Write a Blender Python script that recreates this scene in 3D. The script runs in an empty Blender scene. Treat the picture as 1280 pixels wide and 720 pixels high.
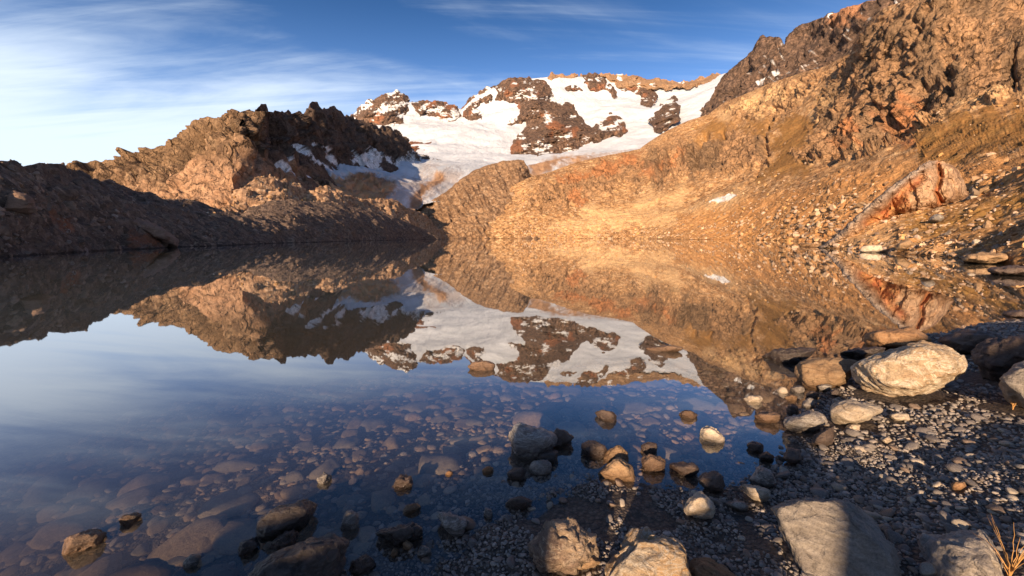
import bpy, bmesh, math, random
import numpy as np
from mathutils import Vector
R = math.radians
rng = np.random.default_rng(7)
scene = bpy.context.scene
COL = scene.collection

# ------------------------------------------------------------------ camera model
F, PITCH, CAMZ = 497.0, R(7.27), 1.5
CP, SP = math.cos(PITCH), math.sin(PITCH)
CAM = np.array([0.0, 0.0, CAMZ])

def ray(px, py):
    """unit-free view ray (x right, y forward, z up) of a photo pixel (1280x720)"""
    px = np.asarray(px, float); py = np.asarray(py, float)
    x = px - 640.0; y = 360.0 - py
    return np.stack([x, y * SP + F * CP, y * CP - F * SP], -1)

def at_range(px, py, D):
    r = ray(px, py)
    h = np.hypot(r[..., 0], r[..., 1])
    return CAM + r * (np.asarray(D, float) / h)[..., None]

def at_z(px, py, z=0.0):
    r = ray(px, py)
    return CAM + r * ((z - CAMZ) / r[..., 2])[..., None]

def project(P):
    P = np.asarray(P, float) - CAM
    f = P[..., 1] * CP - P[..., 2] * SP
    u = P[..., 1] * SP + P[..., 2] * CP
    return 640 + F * P[..., 0] / f, 360 - F * u / f, f

# ------------------------------------------------------------------ numpy noise
_G = np.array([[1,1,0],[-1,1,0],[1,-1,0],[-1,-1,0],[1,0,1],[-1,0,1],[1,0,-1],[-1,0,-1],
               [0,1,1],[0,-1,1],[0,1,-1],[0,-1,-1],[1,1,0],[-1,1,0],[0,-1,1],[0,-1,-1]], float)
_PERM = np.random.default_rng(1).permutation(256)
_PERM = np.concatenate([_PERM, _PERM, _PERM]).astype(np.int64)

def noise3(P, seed=0):
    P = np.asarray(P, float) + seed * 17.31
    I = np.floor(P).astype(np.int64); f = P - I
    I &= 255
    u = f * f * f * (f * (f * 6 - 15) + 10)
    out = 0.0
    for dx in (0, 1):
        hx = _PERM[(I[..., 0] + dx) & 255]
        wx = u[..., 0] if dx else 1 - u[..., 0]
        for dy in (0, 1):
            hy = _PERM[hx + ((I[..., 1] + dy) & 255)]
            wy = u[..., 1] if dy else 1 - u[..., 1]
            for dz in (0, 1):
                g = _G[_PERM[hy + ((I[..., 2] + dz) & 255)] & 15]
                wz = u[..., 2] if dz else 1 - u[..., 2]
                d = g[..., 0] * (f[..., 0] - dx) + g[..., 1] * (f[..., 1] - dy) + g[..., 2] * (f[..., 2] - dz)
                out = out + d * wx * wy * wz
    return out

def sstep(a, b, x):
    t = np.clip((x - a) / (b - a), 0, 1)
    return t * t * (3 - 2 * t)

def fbm(P, foot, L0, k=0.15, h=0.95, seed=0, ridged=False, stretch=(1, 1, 1), Lmin=0.05):
    """sum of octaves from wavelength L0 down; octaves finer than the local footprint fade out"""
    P = np.asarray(P, float) * np.asarray(stretch, float)
    tot = np.zeros(P.shape[:-1]); L = L0; o = 0
    while L > Lmin:
        w = sstep(1.5, 4.0, L / foot)
        if np.max(w) <= 0: break
        n = noise3(P / L, seed + o)
        if ridged: n = 0.45 - np.abs(n) * 1.6
        tot = tot + w * n * k * (L0 * (L / L0) ** h)
        L *= 0.5; o += 1
    return tot

_FG = np.random.default_rng(5).normal(0, 1, (256, 3)); _FG /= np.linalg.norm(_FG, axis=1, keepdims=True)
_FO = np.random.default_rng(6).random((256, 4))
def facet(P, seed=0, step=.35):
    """broken-rock relief: every cell is a tilted plane with crisp edges (units of the cell size)"""
    P = np.asarray(P, float) + seed * 9.17
    I = np.floor(P).astype(np.int64); sw = np.full(P.shape[:-1], 1e-12); val = np.zeros(P.shape[:-1])
    for dx in (-1, 0, 1):
        for dy in (-1, 0, 1):
            for dz in (-1, 0, 1):
                J = I + np.array([dx, dy, dz]); K = J & 255
                h = _PERM[_PERM[_PERM[K[..., 0]] + K[..., 1]] + K[..., 2]]
                v = P - (J + _FO[h][..., :3]); q = np.exp(-22.0 * np.sum(v * v, -1)); sw += q
                val += q * (np.sum(_FG[h] * v, -1) + (_FO[h][..., 3] - .5) * step)
    return val / sw
def facets(P, foot, L, k, seed, stretch=(1, 1, 1)):
    P = np.asarray(P, float); w = sstep(2.5, 6, L / foot)
    wob = np.stack([noise3(P / L * 2.1, seed + 3), noise3(P / L * 2.1, seed + 4), noise3(P / L * 2.1, seed + 5)], -1) * .35
    return w * facet(P * np.asarray(stretch) / L + wob, seed) * L * k

# ------------------------------------------------------------------ mesh helpers
def mesh_from(name, V, Fc, mat=None, smooth=True, parent=None, attrs=None, origin=None):
    V = np.asarray(V, np.float32)
    me = bpy.data.meshes.new(name)
    if origin is not None: V = V - np.asarray(origin, np.float32)
    n, m = len(V), len(Fc); Fc = np.asarray(Fc, np.int32); k = Fc.shape[1]
    me.vertices.add(n); me.vertices.foreach_set('co', V.ravel())
    me.loops.add(m * k); me.loops.foreach_set('vertex_index', Fc.ravel())
    me.polygons.add(m)
    me.polygons.foreach_set('loop_start', np.arange(0, m * k, k, dtype=np.int32))
    me.polygons.foreach_set('use_smooth', np.full(m, smooth))
    me.update(calc_edges=True); me.validate()
    for an, av in (attrs or {}).items():
        a = me.attributes.new(an, 'FLOAT', 'POINT'); a.data.foreach_set('value', np.asarray(av, np.float32).ravel())
    if mat: me.materials.append(mat)
    o = bpy.data.objects.new(name, me); COL.objects.link(o)
    if origin is not None: o.location = [float(c) for c in origin]
    if parent: o.parent = parent
    return o

def tag(o, label=None, cat=None, group=None, kind=None):
    if label: o['label'] = label
    if cat: o['category'] = cat
    if group: o['group'] = group
    if kind: o['kind'] = kind
    return o

def grid_faces(nr, nc, keep=None, flip=False):
    i = np.arange(nr * nc).reshape(nr, nc)
    q = np.stack([i[:-1, :-1], i[:-1, 1:], i[1:, 1:], i[1:, :-1]], -1).reshape(-1, 4)
    if flip: q = q[:, ::-1]
    if keep is not None: q = q[keep.reshape(-1)]
    return q

def grid_normals(P):
    du = np.gradient(P, axis=1); dv = np.gradient(P, axis=0)
    n = np.cross(du, dv)
    n /= np.linalg.norm(n, axis=-1, keepdims=True) + 1e-9
    s = np.sign(np.sum(n * (CAM - P), -1, keepdims=True)); s[s == 0] = 1
    return n * s

def blur_rows(A, k, axis=0):
    for _ in range(k):
        B = A.copy()
        sl = [slice(None)] * A.ndim
        def s(a, b):
            t = list(sl); t[axis] = slice(a, b); return tuple(t)
        B[s(1, -1)] = (A[s(0, -2)] + 2 * A[s(1, -1)] + A[s(2, None)]) / 4
        A = B
    return A

def loft(lines, px0, px1, step=1.0, rstep=1.0, soft=6):
    """lines: list of control lists (px, py|None, D); py None = at height -0.5 at range D.
    returns grids PX, PY, D, row parameter"""
    nx = int((px1 - px0) / step) + 1
    X = np.linspace(px0, px1, nx)
    rows = []
    for L in lines:
        a = np.array([[p[0], np.nan if p[1] is None else p[1], p[2]] for p in L], float)
        for i in range(len(a)):
            if np.isnan(a[i, 1]):
                # pixel row of a point at height -0.5 m and range D on this column
                lo, hi = 290.0, 700.0
                for _ in range(50):
                    mid = (lo + hi) / 2
                    if at_range(a[i, 0], mid, a[i, 2])[2] > -0.5: lo = mid
                    else: hi = mid
                a[i, 1] = lo
        rows.append((np.interp(X, a[:, 0], a[:, 1]), np.exp(np.interp(X, a[:, 0], np.log(a[:, 2])))))
    PY, DD, T = [], [], []
    for j in range(len(rows) - 1):
        n = max(3, int(np.percentile(np.abs(rows[j + 1][0] - rows[j][0]), 80) / rstep))
        t = np.linspace(0, 1, n, endpoint=(j == len(rows) - 2))[:, None]
        PY.append(rows[j][0] * (1 - t) + rows[j + 1][0] * t)
        DD.append(np.exp(np.log(rows[j][1]) * (1 - t) + np.log(rows[j + 1][1]) * t))
        T.append(np.repeat(j + t, nx, 1))
    PY, DD, T = np.concatenate(PY), np.concatenate(DD), np.concatenate(T)
    top = PY[0].copy()
    DD = blur_rows(blur_rows(DD, soft), soft, 1); PY = blur_rows(PY, soft)
    PY[0] = top
    return np.repeat(X[None], len(PY), 0), PY, DD, T

def poly_dist(px, py, poly):
    """signed distance in pixels to a polygon, positive inside"""
    poly = np.asarray(poly, float); d = np.full(np.shape(px), 1e9); ins = np.zeros(np.shape(px), bool)
    for a, b in zip(poly, np.roll(poly, -1, 0)):
        ab = b - a; t = np.clip(((px - a[0]) * ab[0] + (py - a[1]) * ab[1]) / (ab @ ab + 1e-9), 0, 1)
        d = np.minimum(d, np.hypot(px - a[0] - t * ab[0], py - a[1] - t * ab[1]))
        c = (a[1] > py) != (b[1] > py)
        xi = a[0] + (py - a[1]) / (b[1] - a[1] + 1e-12) * ab[0]
        ins ^= c & (px < xi)
    return np.where(ins, d, -d)

def line_dist(px, py, pts):
    d = np.full(np.shape(px), 1e9)
    for a, b in zip(pts[:-1], pts[1:]):
        a = np.array(a, float); ab = np.array(b, float) - a
        t = np.clip(((px - a[0]) * ab[0] + (py - a[1]) * ab[1]) / (ab @ ab + 1e-9), 0, 1)
        d = np.minimum(d, np.hypot(px - a[0] - t * ab[0], py - a[1] - t * ab[1]))
    return d

def n2(px, py, s, seed):                       # noise over the surface parameter
    return noise3(np.stack([px / s, py / s, np.full(np.shape(px), 3.3)], -1), seed)

def zones(px, py, polys, soft=4, wob=8, seed=0):
    w = n2(px, py, 22, seed) * wob * 1.4 + n2(px, py, 7, seed + 5) * wob * .8 + n2(px, py, 2.6, seed + 9) * wob * .5
    m = np.zeros(np.shape(px))
    for p in polys: m = np.maximum(m, sstep(-soft, soft, poly_dist(px, py, p) + w))
    return m

# ------------------------------------------------------------------ materials
class NT:
    def __init__(s, name):
        s.m = bpy.data.materials.new(name); s.m.use_nodes = True
        s.t = s.m.node_tree; s.t.nodes.clear()
    def n(s, kind, **kw):
        nd = s.t.nodes.new(kind)
        for k, v in kw.items():
            if k.startswith('i_'):
                key = k[2:]; key = int(key) if key.isdigit() else key.replace('_', ' ')
                s.set(nd.inputs[key], v)
            else: setattr(nd, k, v)
        return nd
    def set(s, inp, v):
        if isinstance(v, bpy.types.NodeSocket): s.t.links.new(v, inp)
        elif isinstance(v, (tuple, list)) and inp.type == 'RGBA': inp.default_value = (*v[:3], 1)
        else: inp.default_value = v
    def math(s, op, a, b=None, c=None, clamp=False):
        nd = s.n('ShaderNodeMath', operation=op, use_clamp=clamp)
        for i, v in enumerate((a, b, c)):
            if v is not None: s.set(nd.inputs[i], v)
        return nd.outputs[0]
    def mix(s, f, a, b, blend='MIX'):
        nd = s.n('ShaderNodeMix', data_type='RGBA', blend_type=blend)
        s.set(nd.inputs[0], f); s.set(nd.inputs[6], a); s.set(nd.inputs[7], b)
        return nd.outputs[2]
    def ramp(s, x, a, b, lo=0.0, hi=1.0, smooth=True):
        nd = s.n('ShaderNodeMapRange', interpolation_type='SMOOTHSTEP' if smooth else 'LINEAR')
        s.set(nd.inputs[0], x)
        for i, v in zip((1, 2, 3, 4), (a, b, lo, hi)): nd.inputs[i].default_value = v
        return nd.outputs[0]
    def noise(s, vec, scale, detail=6, rough=.6, dist=0.0):
        nd = s.n('ShaderNodeTexNoise'); s.set(nd.inputs['Vector'], vec)
        nd.inputs['Scale'].default_value = scale; nd.inputs['Detail'].default_value = detail
        nd.inputs['Roughness'].default_value = rough; nd.inputs['Distortion'].default_value = dist
        return nd.outputs['Fac']
    def voro(s, vec, scale, feature='F1', out='Distance', rnd=1.0):
        nd = s.n('ShaderNodeTexVoronoi', feature=feature); s.set(nd.inputs['Vector'], vec)
        nd.inputs['Scale'].default_value = scale; nd.inputs['Randomness'].default_value = rnd
        return nd.outputs[out]
    def mapping(s, vec, scale=(1, 1, 1), rot=(0, 0, 0)):
        nd = s.n('ShaderNodeMapping'); s.set(nd.inputs['Vector'], vec)
        nd.inputs['Scale'].default_value = scale; nd.inputs['Rotation'].default_value = rot
        return nd.outputs[0]
    def bump(s, h, strength, dist, normal=None):
        nd = s.n('ShaderNodeBump'); s.set(nd.inputs['Height'], h)
        nd.inputs['Strength'].default_value = strength; nd.inputs['Distance'].default_value = dist
        if normal is not None: s.set(nd.inputs['Normal'], normal)
        return nd.outputs[0]
    def attr(s, name): return s.n('ShaderNodeAttribute', attribute_name=name).outputs['Fac']
    def out(s, surf):
        o = s.n('ShaderNodeOutputMaterial'); s.t.links.new(surf, o.inputs['Surface']); return s.m

def principled(t, col, rough=.85, normal=None, spec=.3):
    p = t.n('ShaderNodeBsdfPrincipled')
    t.set(p.inputs['Base Color'], col); t.set(p.inputs['Roughness'], rough)
    t.set(p.inputs['Specular IOR Level'], spec)
    if normal is not None: t.set(p.inputs['Normal'], normal)
    return p.outputs[0]

def terrain_mat(name, base, layers=(), s=0.03, bump=1.0, speck=None, strata=None, rough=.9, crack=None):
    """base: three ground colours; layers: (attribute, colour a, colour b); s: 1 / metres of the colour mottling"""
    t = NT(name)
    P = t.n('ShaderNodeNewGeometry').outputs['Position']
    big = t.noise(P, s, 9, .62, .3); mid = t.noise(P, s * 6, 8, .65); fine = t.noise(P, s * 30, 6, .7)
    c = t.mix(t.ramp(big, .35, .65), base[0], base[1])
    c = t.mix(t.ramp(mid, .45, .68), c, base[2])
    if strata:
        v = t.mapping(P, strata[1], strata[2])
        c = t.mix(t.math('MULTIPLY', t.ramp(t.noise(v, s * 5, 7, .65, .6), .47, .62), strata[3]), c, strata[0])
    if speck:
        v = t.voro(P, speck[0], out='Color')
        sp = t.n('ShaderNodeSeparateColor'); t.set(sp.inputs[0], v)
        k = t.math('MULTIPLY', t.ramp(sp.outputs[0], .55, .95), speck[2])
        k = t.math('MULTIPLY', k, t.ramp(t.noise(P, s * 2, 4), .38, .6))
        c = t.mix(k, c, speck[1])
        k = t.math('MULTIPLY', t.ramp(sp.outputs[1], .62, .9), speck[2] * .8)
        c = t.mix(k, c, tuple(x * .3 for x in base[1]))
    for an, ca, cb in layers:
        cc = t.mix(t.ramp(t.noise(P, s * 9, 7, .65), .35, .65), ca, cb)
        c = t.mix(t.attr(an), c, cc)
    v = t.n('ShaderNodeHueSaturation'); t.set(v.inputs['Color'], c)
    t.set(v.inputs['Value'], t.math('MULTIPLY', t.ramp(fine, .25, .75, .5, 1.5, False), t.ramp(mid, .3, .7, .8, 1.2, False)))
    h = t.math('ADD', t.math('MULTIPLY', mid, .6), t.math('MULTIPLY', fine, .3))
    if crack:                                               # (1/m, stretch, strength): joints in the rock
        wv = t.n('ShaderNodeVectorMath', operation='ADD'); t.set(wv.inputs[0], t.mapping(P, crack[1], (.25, .35, .4)))
        wn = t.n('ShaderNodeTexNoise'); t.set(wn.inputs['Vector'], P); wn.inputs['Scale'].default_value = crack[0] * 1.5; wn.inputs['Detail'].default_value = 4
        wm = t.n('ShaderNodeVectorMath', operation='SCALE'); t.set(wm.inputs[0], wn.outputs['Color']); wm.inputs['Scale'].default_value = .9 / crack[0]
        t.set(wv.inputs[1], wm.outputs[0])
        k = 0.0
        for q, st in ((1.0, 1.0), (2.7, .7)):
            e = t.math('SUBTRACT', 1.0, t.ramp(t.voro(wv.outputs[0], crack[0] * q, 'DISTANCE_TO_EDGE'), 0, .075))
            e = t.math('MULTIPLY', t.math('MULTIPLY', e, st), t.ramp(t.noise(P, crack[0] * .9 * q, 4), .42, .62))
            k = t.math('MAXIMUM', k, e)
        if len(crack) > 3: k = t.math('MULTIPLY', k, t.math('ADD', t.math('MULTIPLY', t.attr(crack[3]), .85), .15))
        h = t.math('SUBTRACT', h, t.math('MULTIPLY', k, .5))
        c = t.mix(t.math('MULTIPLY', k, crack[2]), c, tuple(x * .16 for x in base[1])); t.set(v.inputs['Color'], c)
    nrm = t.bump(h, .9, bump / (s * 12), None)
    sz = t.n('ShaderNodeSeparateXYZ'); t.set(sz.inputs[0], P)
    wet = t.ramp(t.math('ADD', sz.outputs[2], t.math('MULTIPLY', t.math('SUBTRACT', mid, .5), .3)), .05, .22, .75, 0)
    wc = t.mix(wet, v.outputs[0], t.mix(1.0, v.outputs[0], (.3, .27, .25), 'MULTIPLY'))
    return t.out(principled(t, wc, rough, nrm, .15))

def snow_mat(name):
    t = NT(name); P = t.n('ShaderNodeNewGeometry').outputs['Position']
    n1 = t.noise(P, .01, 8, .6); n2_ = t.noise(t.mapping(P, (1, .35, 1), (0, 0, .5)), .05, 8, .65, .8)
    c = t.mix(t.ramp(n1, .35, .7), (.65, .70, .79), (.50, .55, .63))
    d = t.math('MULTIPLY', t.attr('dirt'), t.ramp(n2_, .3, .62))
    fl = t.noise(t.mapping(P, (1.0, .12, .25), (0, 0, .12)), .06, 7, .7, .5)
    dirtc = t.mix(t.ramp(fl, .42, .6), (.50, .30, .17), (.30, .17, .09))
    c = t.mix(t.math('MULTIPLY', t.attr('dirt'), t.ramp(fl, .38, .56)), c, dirtc)
    c = t.mix(t.attr('mud'), c, dirtc)
    fk = t.noise(t.mapping(P, (1, 2.6, 2.6), (0, 0, .25)), .022, 8, .72, 1.2)
    c = t.mix(t.math('MULTIPLY', t.ramp(fk, .59, .68), .6), c, (.34, .32, .32))
    nrm = t.bump(t.math('ADD', n2_, fk), .55, 9.0)
    return t.out(principled(t, c, .6, nrm, .3))

def rock_mat(name, cols, vein=None, rough=.75, scale=4.0, bump=.5, strata=.4, wet=0.0, rot=(0.5, .2, .3), spec=.35, wetz=.085, islands=False):
    t = NT(name)
    P = t.n('ShaderNodeTexCoord').outputs['Object']
    G = t.n('ShaderNodeNewGeometry')
    oi = t.n('ShaderNodeObjectInfo')
    off = t.n('ShaderNodeVectorMath', operation='ADD'); t.set(off.inputs[0], P)
    cmb = t.n('ShaderNodeCombineXYZ')
    for i, k in enumerate((37.0, 91.0, 53.0)): t.set(cmb.inputs[i], t.math('MULTIPLY', oi.outputs['Random'], k))
    t.set(off.inputs[1], cmb.outputs[0]); P = off.outputs[0]
    a = t.noise(P, scale * .8, 8, .62, .4); b = t.noise(P, scale * 4, 8, .68); f = t.noise(P, scale * 28, 5, .75)
    st = t.noise(t.mapping(P, (1, 1, 7), rot), scale * 1.6, 8, .66, .8)
    c = t.mix(t.ramp(a, .36, .64), cols[0], cols[1])
    c = t.mix(t.math('MULTIPLY', t.ramp(st, .46, .64), strata), c, cols[2])
    c = t.mix(t.math('MULTIPLY', t.ramp(b, .5, .72), .55), c, tuple(x * .45 for x in cols[1]))
    if vein:
        vv = t.noise(t.mapping(P, (1, 1, 2.2), rot), scale * 1.1, 9, .7, 1.5)
        k = t.math('SUBTRACT', 1.0, t.ramp(t.math('ABSOLUTE', t.math('SUBTRACT', vv, .5)), .0, .035))
        c = t.mix(t.math('MULTIPLY', k, .8), c, vein)
        c = t.mix(t.math('MULTIPLY', t.ramp(t.noise(P, scale * 1.3, 6, .7, .5), .55, .68), .6), c, vein)
    cr = t.voro(t.mapping(P, (1, 1, 1.8), rot), scale * 1.4, 'DISTANCE_TO_EDGE')
    crk = t.math('MULTIPLY', t.math('SUBTRACT', 1.0, t.ramp(t.math('ADD', cr, t.math('MULTIPLY', t.math('SUBTRACT', b, .5), .3)), .0, .02)), t.ramp(a, .46, .6))
    c = t.mix(t.math('MULTIPLY', crk, .4), c, (.03, .025, .02))
    hs = t.n('ShaderNodeHueSaturation'); t.set(hs.inputs['Color'], c)
    val = t.ramp(f, .25, .75, .6, 1.4, False)
    if islands:
        ri = G.outputs['Random Per Island']
        val = t.math('MULTIPLY', val, t.ramp(ri, 0, 1, .55, 1.5, False))
        t.set(hs.inputs['Hue'], t.ramp(t.math('FRACT', t.math('MULTIPLY', ri, 7.13)), 0, 1, .494, .506, False))
        t.set(hs.inputs['Saturation'], t.ramp(t.math('FRACT', t.math('MULTIPLY', ri, 23.7)), 0, 1, .55, 1.15, False))
    else:
        val = t.math('MULTIPLY', val, t.ramp(oi.outputs['Random'], 0, 1, .85, 1.15, False))
    t.set(hs.inputs['Value'], val)
    c = hs.outputs[0]
    rg = rough
    sx = t.n('ShaderNodeSeparateXYZ'); t.set(sx.inputs[0], G.outputs['Position'])
    if wet > 0:                                             # water-soaked band close to the lake level
        k = t.math('MULTIPLY', t.ramp(t.math('ADD', sx.outputs[2], t.math('MULTIPLY', t.math('SUBTRACT', a, .5), .06)), wetz * .3, wetz, 1, 0), wet)
        c = t.mix(k, c, t.mix(1.0, c, (.38, .33, .31), 'MULTIPLY'))
        rg = t.math('SUBTRACT', rough, t.math('MULTIPLY', k, rough * .55))
    h = t.math('ADD', t.math('MULTIPLY', b, .5), t.math('MULTIPLY', st, .35))
    h = t.math('ADD', h, t.math('MULTIPLY', f, .12)); h = t.math('SUBTRACT', h, t.math('MULTIPLY', crk, .25))
    nrm = t.bump(h, bump, .35 / scale)
    return t.out(principled(t, c, rg, nrm, spec))

# ------------------------------------------------------------------ world, sun
SUN_AZ, SUN_EL = R(-158), R(15.5)
SUNV = np.array([math.sin(SUN_AZ) * math.cos(SUN_EL), math.cos(SUN_AZ) * math.cos(SUN_EL), math.sin(SUN_EL)])
w = bpy.data.worlds.new('World'); scene.world = w; w.use_nodes = True
wt = NT.__new__(NT); wt.t = w.node_tree; wt.t.nodes.clear()
sky = wt.n('ShaderNodeTexSky', sky_type='NISHITA', sun_disc=False)
sky.sun_elevation = SUN_EL; sky.sun_rotation = SUN_AZ % (2 * math.pi)
sky.altitude = 2500; sky.air_density = 1.0; sky.dust_density = .6; sky.ozone_density = 2.0
hs = wt.n('ShaderNodeHueSaturation'); wt.set(hs.inputs['Color'], sky.outputs[0])
hs.inputs['Saturation'].default_value = 1.06; hs.inputs['Value'].default_value = .80; hs.inputs['Hue'].default_value = .508
SKYC = hs.outputs[0]
tc = wt.n('ShaderNodeTexCoord').outputs['Generated']
sx = wt.n('ShaderNodeSeparateXYZ'); wt.set(sx.inputs[0], tc)
den = wt.math('ADD', wt.math('MAXIMUM', sx.outputs[2], 0.0), .12)
pc = wt.n('ShaderNodeCombineXYZ')
wt.set(pc.inputs[0], wt.math('DIVIDE', sx.outputs[0], den)); wt.set(pc.inputs[1], wt.math('DIVIDE', sx.outputs[1], den))
mp = wt.mapping(pc.outputs[0], (.42, 1.3, 1), (0, 0, R(14)))
c1 = wt.noise(mp, 1.0, 10, .56, .9)
mp2 = wt.mapping(pc.outputs[0], (.16, .30, 1), (0, 0, R(24)))
c2 = wt.noise(mp2, 1.0, 3, .5, .4)
mp3 = wt.mapping(pc.outputs[0], (.5, 4.2, 1), (0, 0, R(10)))
c3 = wt.noise(mp3, 1.0, 8, .6, 1.2)
cl = wt.math('ADD', wt.math('MULTIPLY', c1, .70), wt.math('ADD', wt.math('MULTIPLY', c2, .60), wt.math('MULTIPLY', c3, .34)))
low = wt.math('ADD', wt.ramp(sx.outputs[2], .09, .45, .21, -.17), wt.ramp(sx.outputs[0], -.75, .8, .05, .035))
cl = wt.ramp(wt.math('ADD', cl, low), .66, 1.06)
cl = wt.math('MULTIPLY', cl, .88)
hs2 = wt.n('ShaderNodeHueSaturation'); wt.set(hs2.inputs['Color'], SKYC)      # clear thin mountain air: the zenith is deep blue
wt.set(hs2.inputs['Value'], wt.ramp(sx.outputs[2], .12, .60, 1.10, .44)); wt.set(hs2.inputs['Saturation'], wt.ramp(sx.outputs[2], .12, .6, 1.0, 1.2))
mixc = wt.mix(cl, hs2.outputs[0], (3.3, 3.75, 4.25))
bg = wt.n('ShaderNodeBackground'); wt.set(bg.inputs[0], mixc); bg.inputs[1].default_value = .125
wo = wt.n('ShaderNodeOutputWorld'); wt.t.links.new(bg.outputs[0], wo.inputs[0])

sl = bpy.data.lights.new('sun', 'SUN'); sl.energy = 4.25; sl.angle = R(.5); sl.color = (1.0, .72, .45)
so = bpy.data.objects.new('sun', sl); COL.objects.link(so)
so.rotation_euler = Vector(SUNV).to_track_quat('Z', 'Y').to_euler()

cam = bpy.data.cameras.new('camera'); cam.sensor_width = 36; cam.lens = F / 1280 * 36
cam.clip_start = .05; cam.clip_end = 30000
co = bpy.data.objects.new('camera', cam); COL.objects.link(co)
co.location = CAM; co.rotation_euler = (math.pi / 2 - PITCH, 0, 0); scene.camera = co
vs = scene.view_settings; vs.view_transform = 'Standard'; vs.look = 'None'; vs.gamma = 1; vs.use_curve_mapping = False
vs.exposure = 1.18
scene.cycles.use_denoising = True
scene.cycles.max_bounces = 8; scene.cycles.transparent_max_bounces = 12

# ------------------------------------------------------------------ hills and mountains
def terrain(name, lines, px, mat, disp, attrs=None, step=1.0, rstep=1.0, back=.5, soft=6, topfade=.25):
    X, Y, D, T = loft(lines, px[0], px[1], step, rstep, soft)
    P = at_range(X, Y, D); N = grid_normals(P)
    foot = np.maximum(D / F * step, .02)
    d = disp(P, X, Y, D, T, foot)
    N = blur_rows(blur_rows(N, 12), 12, 1); N /= np.linalg.norm(N, axis=-1, keepdims=True)
    fade = topfade + (1 - topfade) * sstep(0, .3, T)
    P = P + N * (d * fade)[..., None]
    global LASTD; LASTD = d
    A = {k: f(P, X, Y, D, T, N) for k, f in (attrs or {}).items()}
    # the far side of the crest falls away behind it, and the foot runs on under what lies before it
    c = P[0]; h = c[:, 2] - c[:, 2].min() * 0 + 4
    away = (c - CAM)[:, :2]; away = away / np.linalg.norm(away, axis=1, keepdims=True)
    bk = []
    for q in (1.0, .66, .33, .12):
        b = c.copy(); b[:, :2] += away * (h * back * 1.6 * q)[:, None]; b[:, 2] -= h * q * (.75 + .25 * q)
        b += (fbm(b, np.full(len(b), 2.0), 20, .1)[:, None]) * np.array([0, 0, .6]) * q
        bk.append(b)
    ft = P[-1].copy(); ft[:, :2] -= (ft - CAM)[:, :2] / np.linalg.norm((ft - CAM)[:, :2], axis=1, keepdims=True) * (D[-1] * .04)[:, None]
    ft[:, 2] -= 4
    G = np.concatenate([np.stack(bk), P, ft[None]])
    A = {k: np.concatenate([np.repeat(v[:1], 4, 0), v, v[-1:]]) for k, v in A.items()}
    o = mesh_from(name, G.reshape(-1, 3), grid_faces(*G.shape[:2]), mat, True, attrs=A)
    tag(o, kind='structure')
    return X, Y, D, P

def up(N, a, b): return sstep(a, b, N[..., 2])

# --- glacier mountain: the snow
SNOW = [
 [(380,150,2600),(430,146,2600),(440,143,2600),(452,134,2500),(480,124,2450),(497,122,2450),(512,128,2450),(530,128,2450),(545,128,2450),(560,130,2450),(577,137,2450),
  (590,124,2450),(612,112,2450),(640,100,2450),(665,98,2480),(690,96,2500),(720,96,2550),(760,97,2600),(800,99,2600),(850,104,2600),(880,100,2600),(905,92,2550),(960,80,2400),(1000,75,2300)],
 [(380,165,2300),(440,160,2300),(512,150,2250),(580,155,2250),(640,125,2250),(700,105,2400),(740,118,2400),(800,122,2400),(860,115,2400),(905,105,2350),(1000,90,2200)],
 [(380,185,1500),(440,182,1600),(500,172,1900),(540,166,1950),(600,162,2000),(650,160,2000),(700,150,2050),(760,140,2050),(820,138,2000),(880,125,1950),(1000,100,1900)],
 [(380,205,1150),(440,203,1200),(500,197,1400),(550,193,1500),(600,190,1550),(650,192,1550),(700,190,1600),(760,180,1600),(820,168,1600),(880,143,1600),(1000,110,1600)],
 [(380,225,440),(440,222,510),(500,216,740),(550,212,960),(600,207,1090),(650,206,1150),(700,203,1150),(760,196,1200),(820,180,1250),(880,155,1350),(1000,120,1400)],
 [(380,248,380),(440,245,440),(480,240,530),(520,236,630),(560,232,710),(600,228,780),(650,222,850),(700,215,900),(760,205,1000),(820,195,1100),(880,170,1200),(1000,130,1300)],
 [(380,275,340),(440,272,390),(480,270,450),(520,268,545),(560,262,595),(600,255,640),(650,245,660),(700,232,740),(760,222,860),(820,210,960),(880,185,1100),(1000,150,1250)],
]
def snow_disp(P, X, Y, D, T, foot):
    d = fbm(P, foot, 420, .06, 1.0, 3) + fbm(P, foot, 60, .05, .9, 7, False, (1, .35, 1))
    low = sstep(195, 235, Y)
    gro = fbm(P, foot, 14, .07, .9, 11, True, (1, .14, .3)) * low
    rub = (facets(P, foot, 16, .4, 13) + facets(P, foot, 6, .45, 14)) * sstep(505, 470, X) * sstep(210, 232, Y)
    return d + gro + rub
def dirt_f(P, X, Y, D, T, N):
    a = zones(X, Y, [[(455,262),(470,246),(490,236),(510,222),(540,212),(575,222),(562,240),(545,256),(520,270),(480,272)]], 10, 8, 21)
    b = zones(X, Y, [[(655,222),(680,204),(730,198),(755,200),(800,186),(760,214),(700,220),(640,232)]], 6, 5, 22)
    return np.clip(a * .45 + b * .75, 0, 1)
def mud_f(P, X, Y, D, T, N):
    z = zones(X, Y, [[(380,300),(380,236),(430,228),(462,226),(484,232),(490,240),(480,252),(472,264),(474,300)], [(505,258),(522,240),(545,224),(553,225),(535,245),(520,264),(508,272)], [(640,245),(660,232),(700,221),(760,215),(820,200),(900,170),(900,300),(640,300)],
                     [(660,215),(690,203),(712,196),(720,199),(692,214),(672,222)], [(715,205),(742,196),(750,198),(725,210),(712,213)]], 3, 4, 23)
    return z
MSNOW = snow_mat('glacier_snow')
sX, sY, sD, sP = terrain('snow_mountain', SNOW, (380, 1000), MSNOW, snow_disp, {'dirt': dirt_f, 'mud': mud_f}, 1.0, .8, .4, 8)

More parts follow.
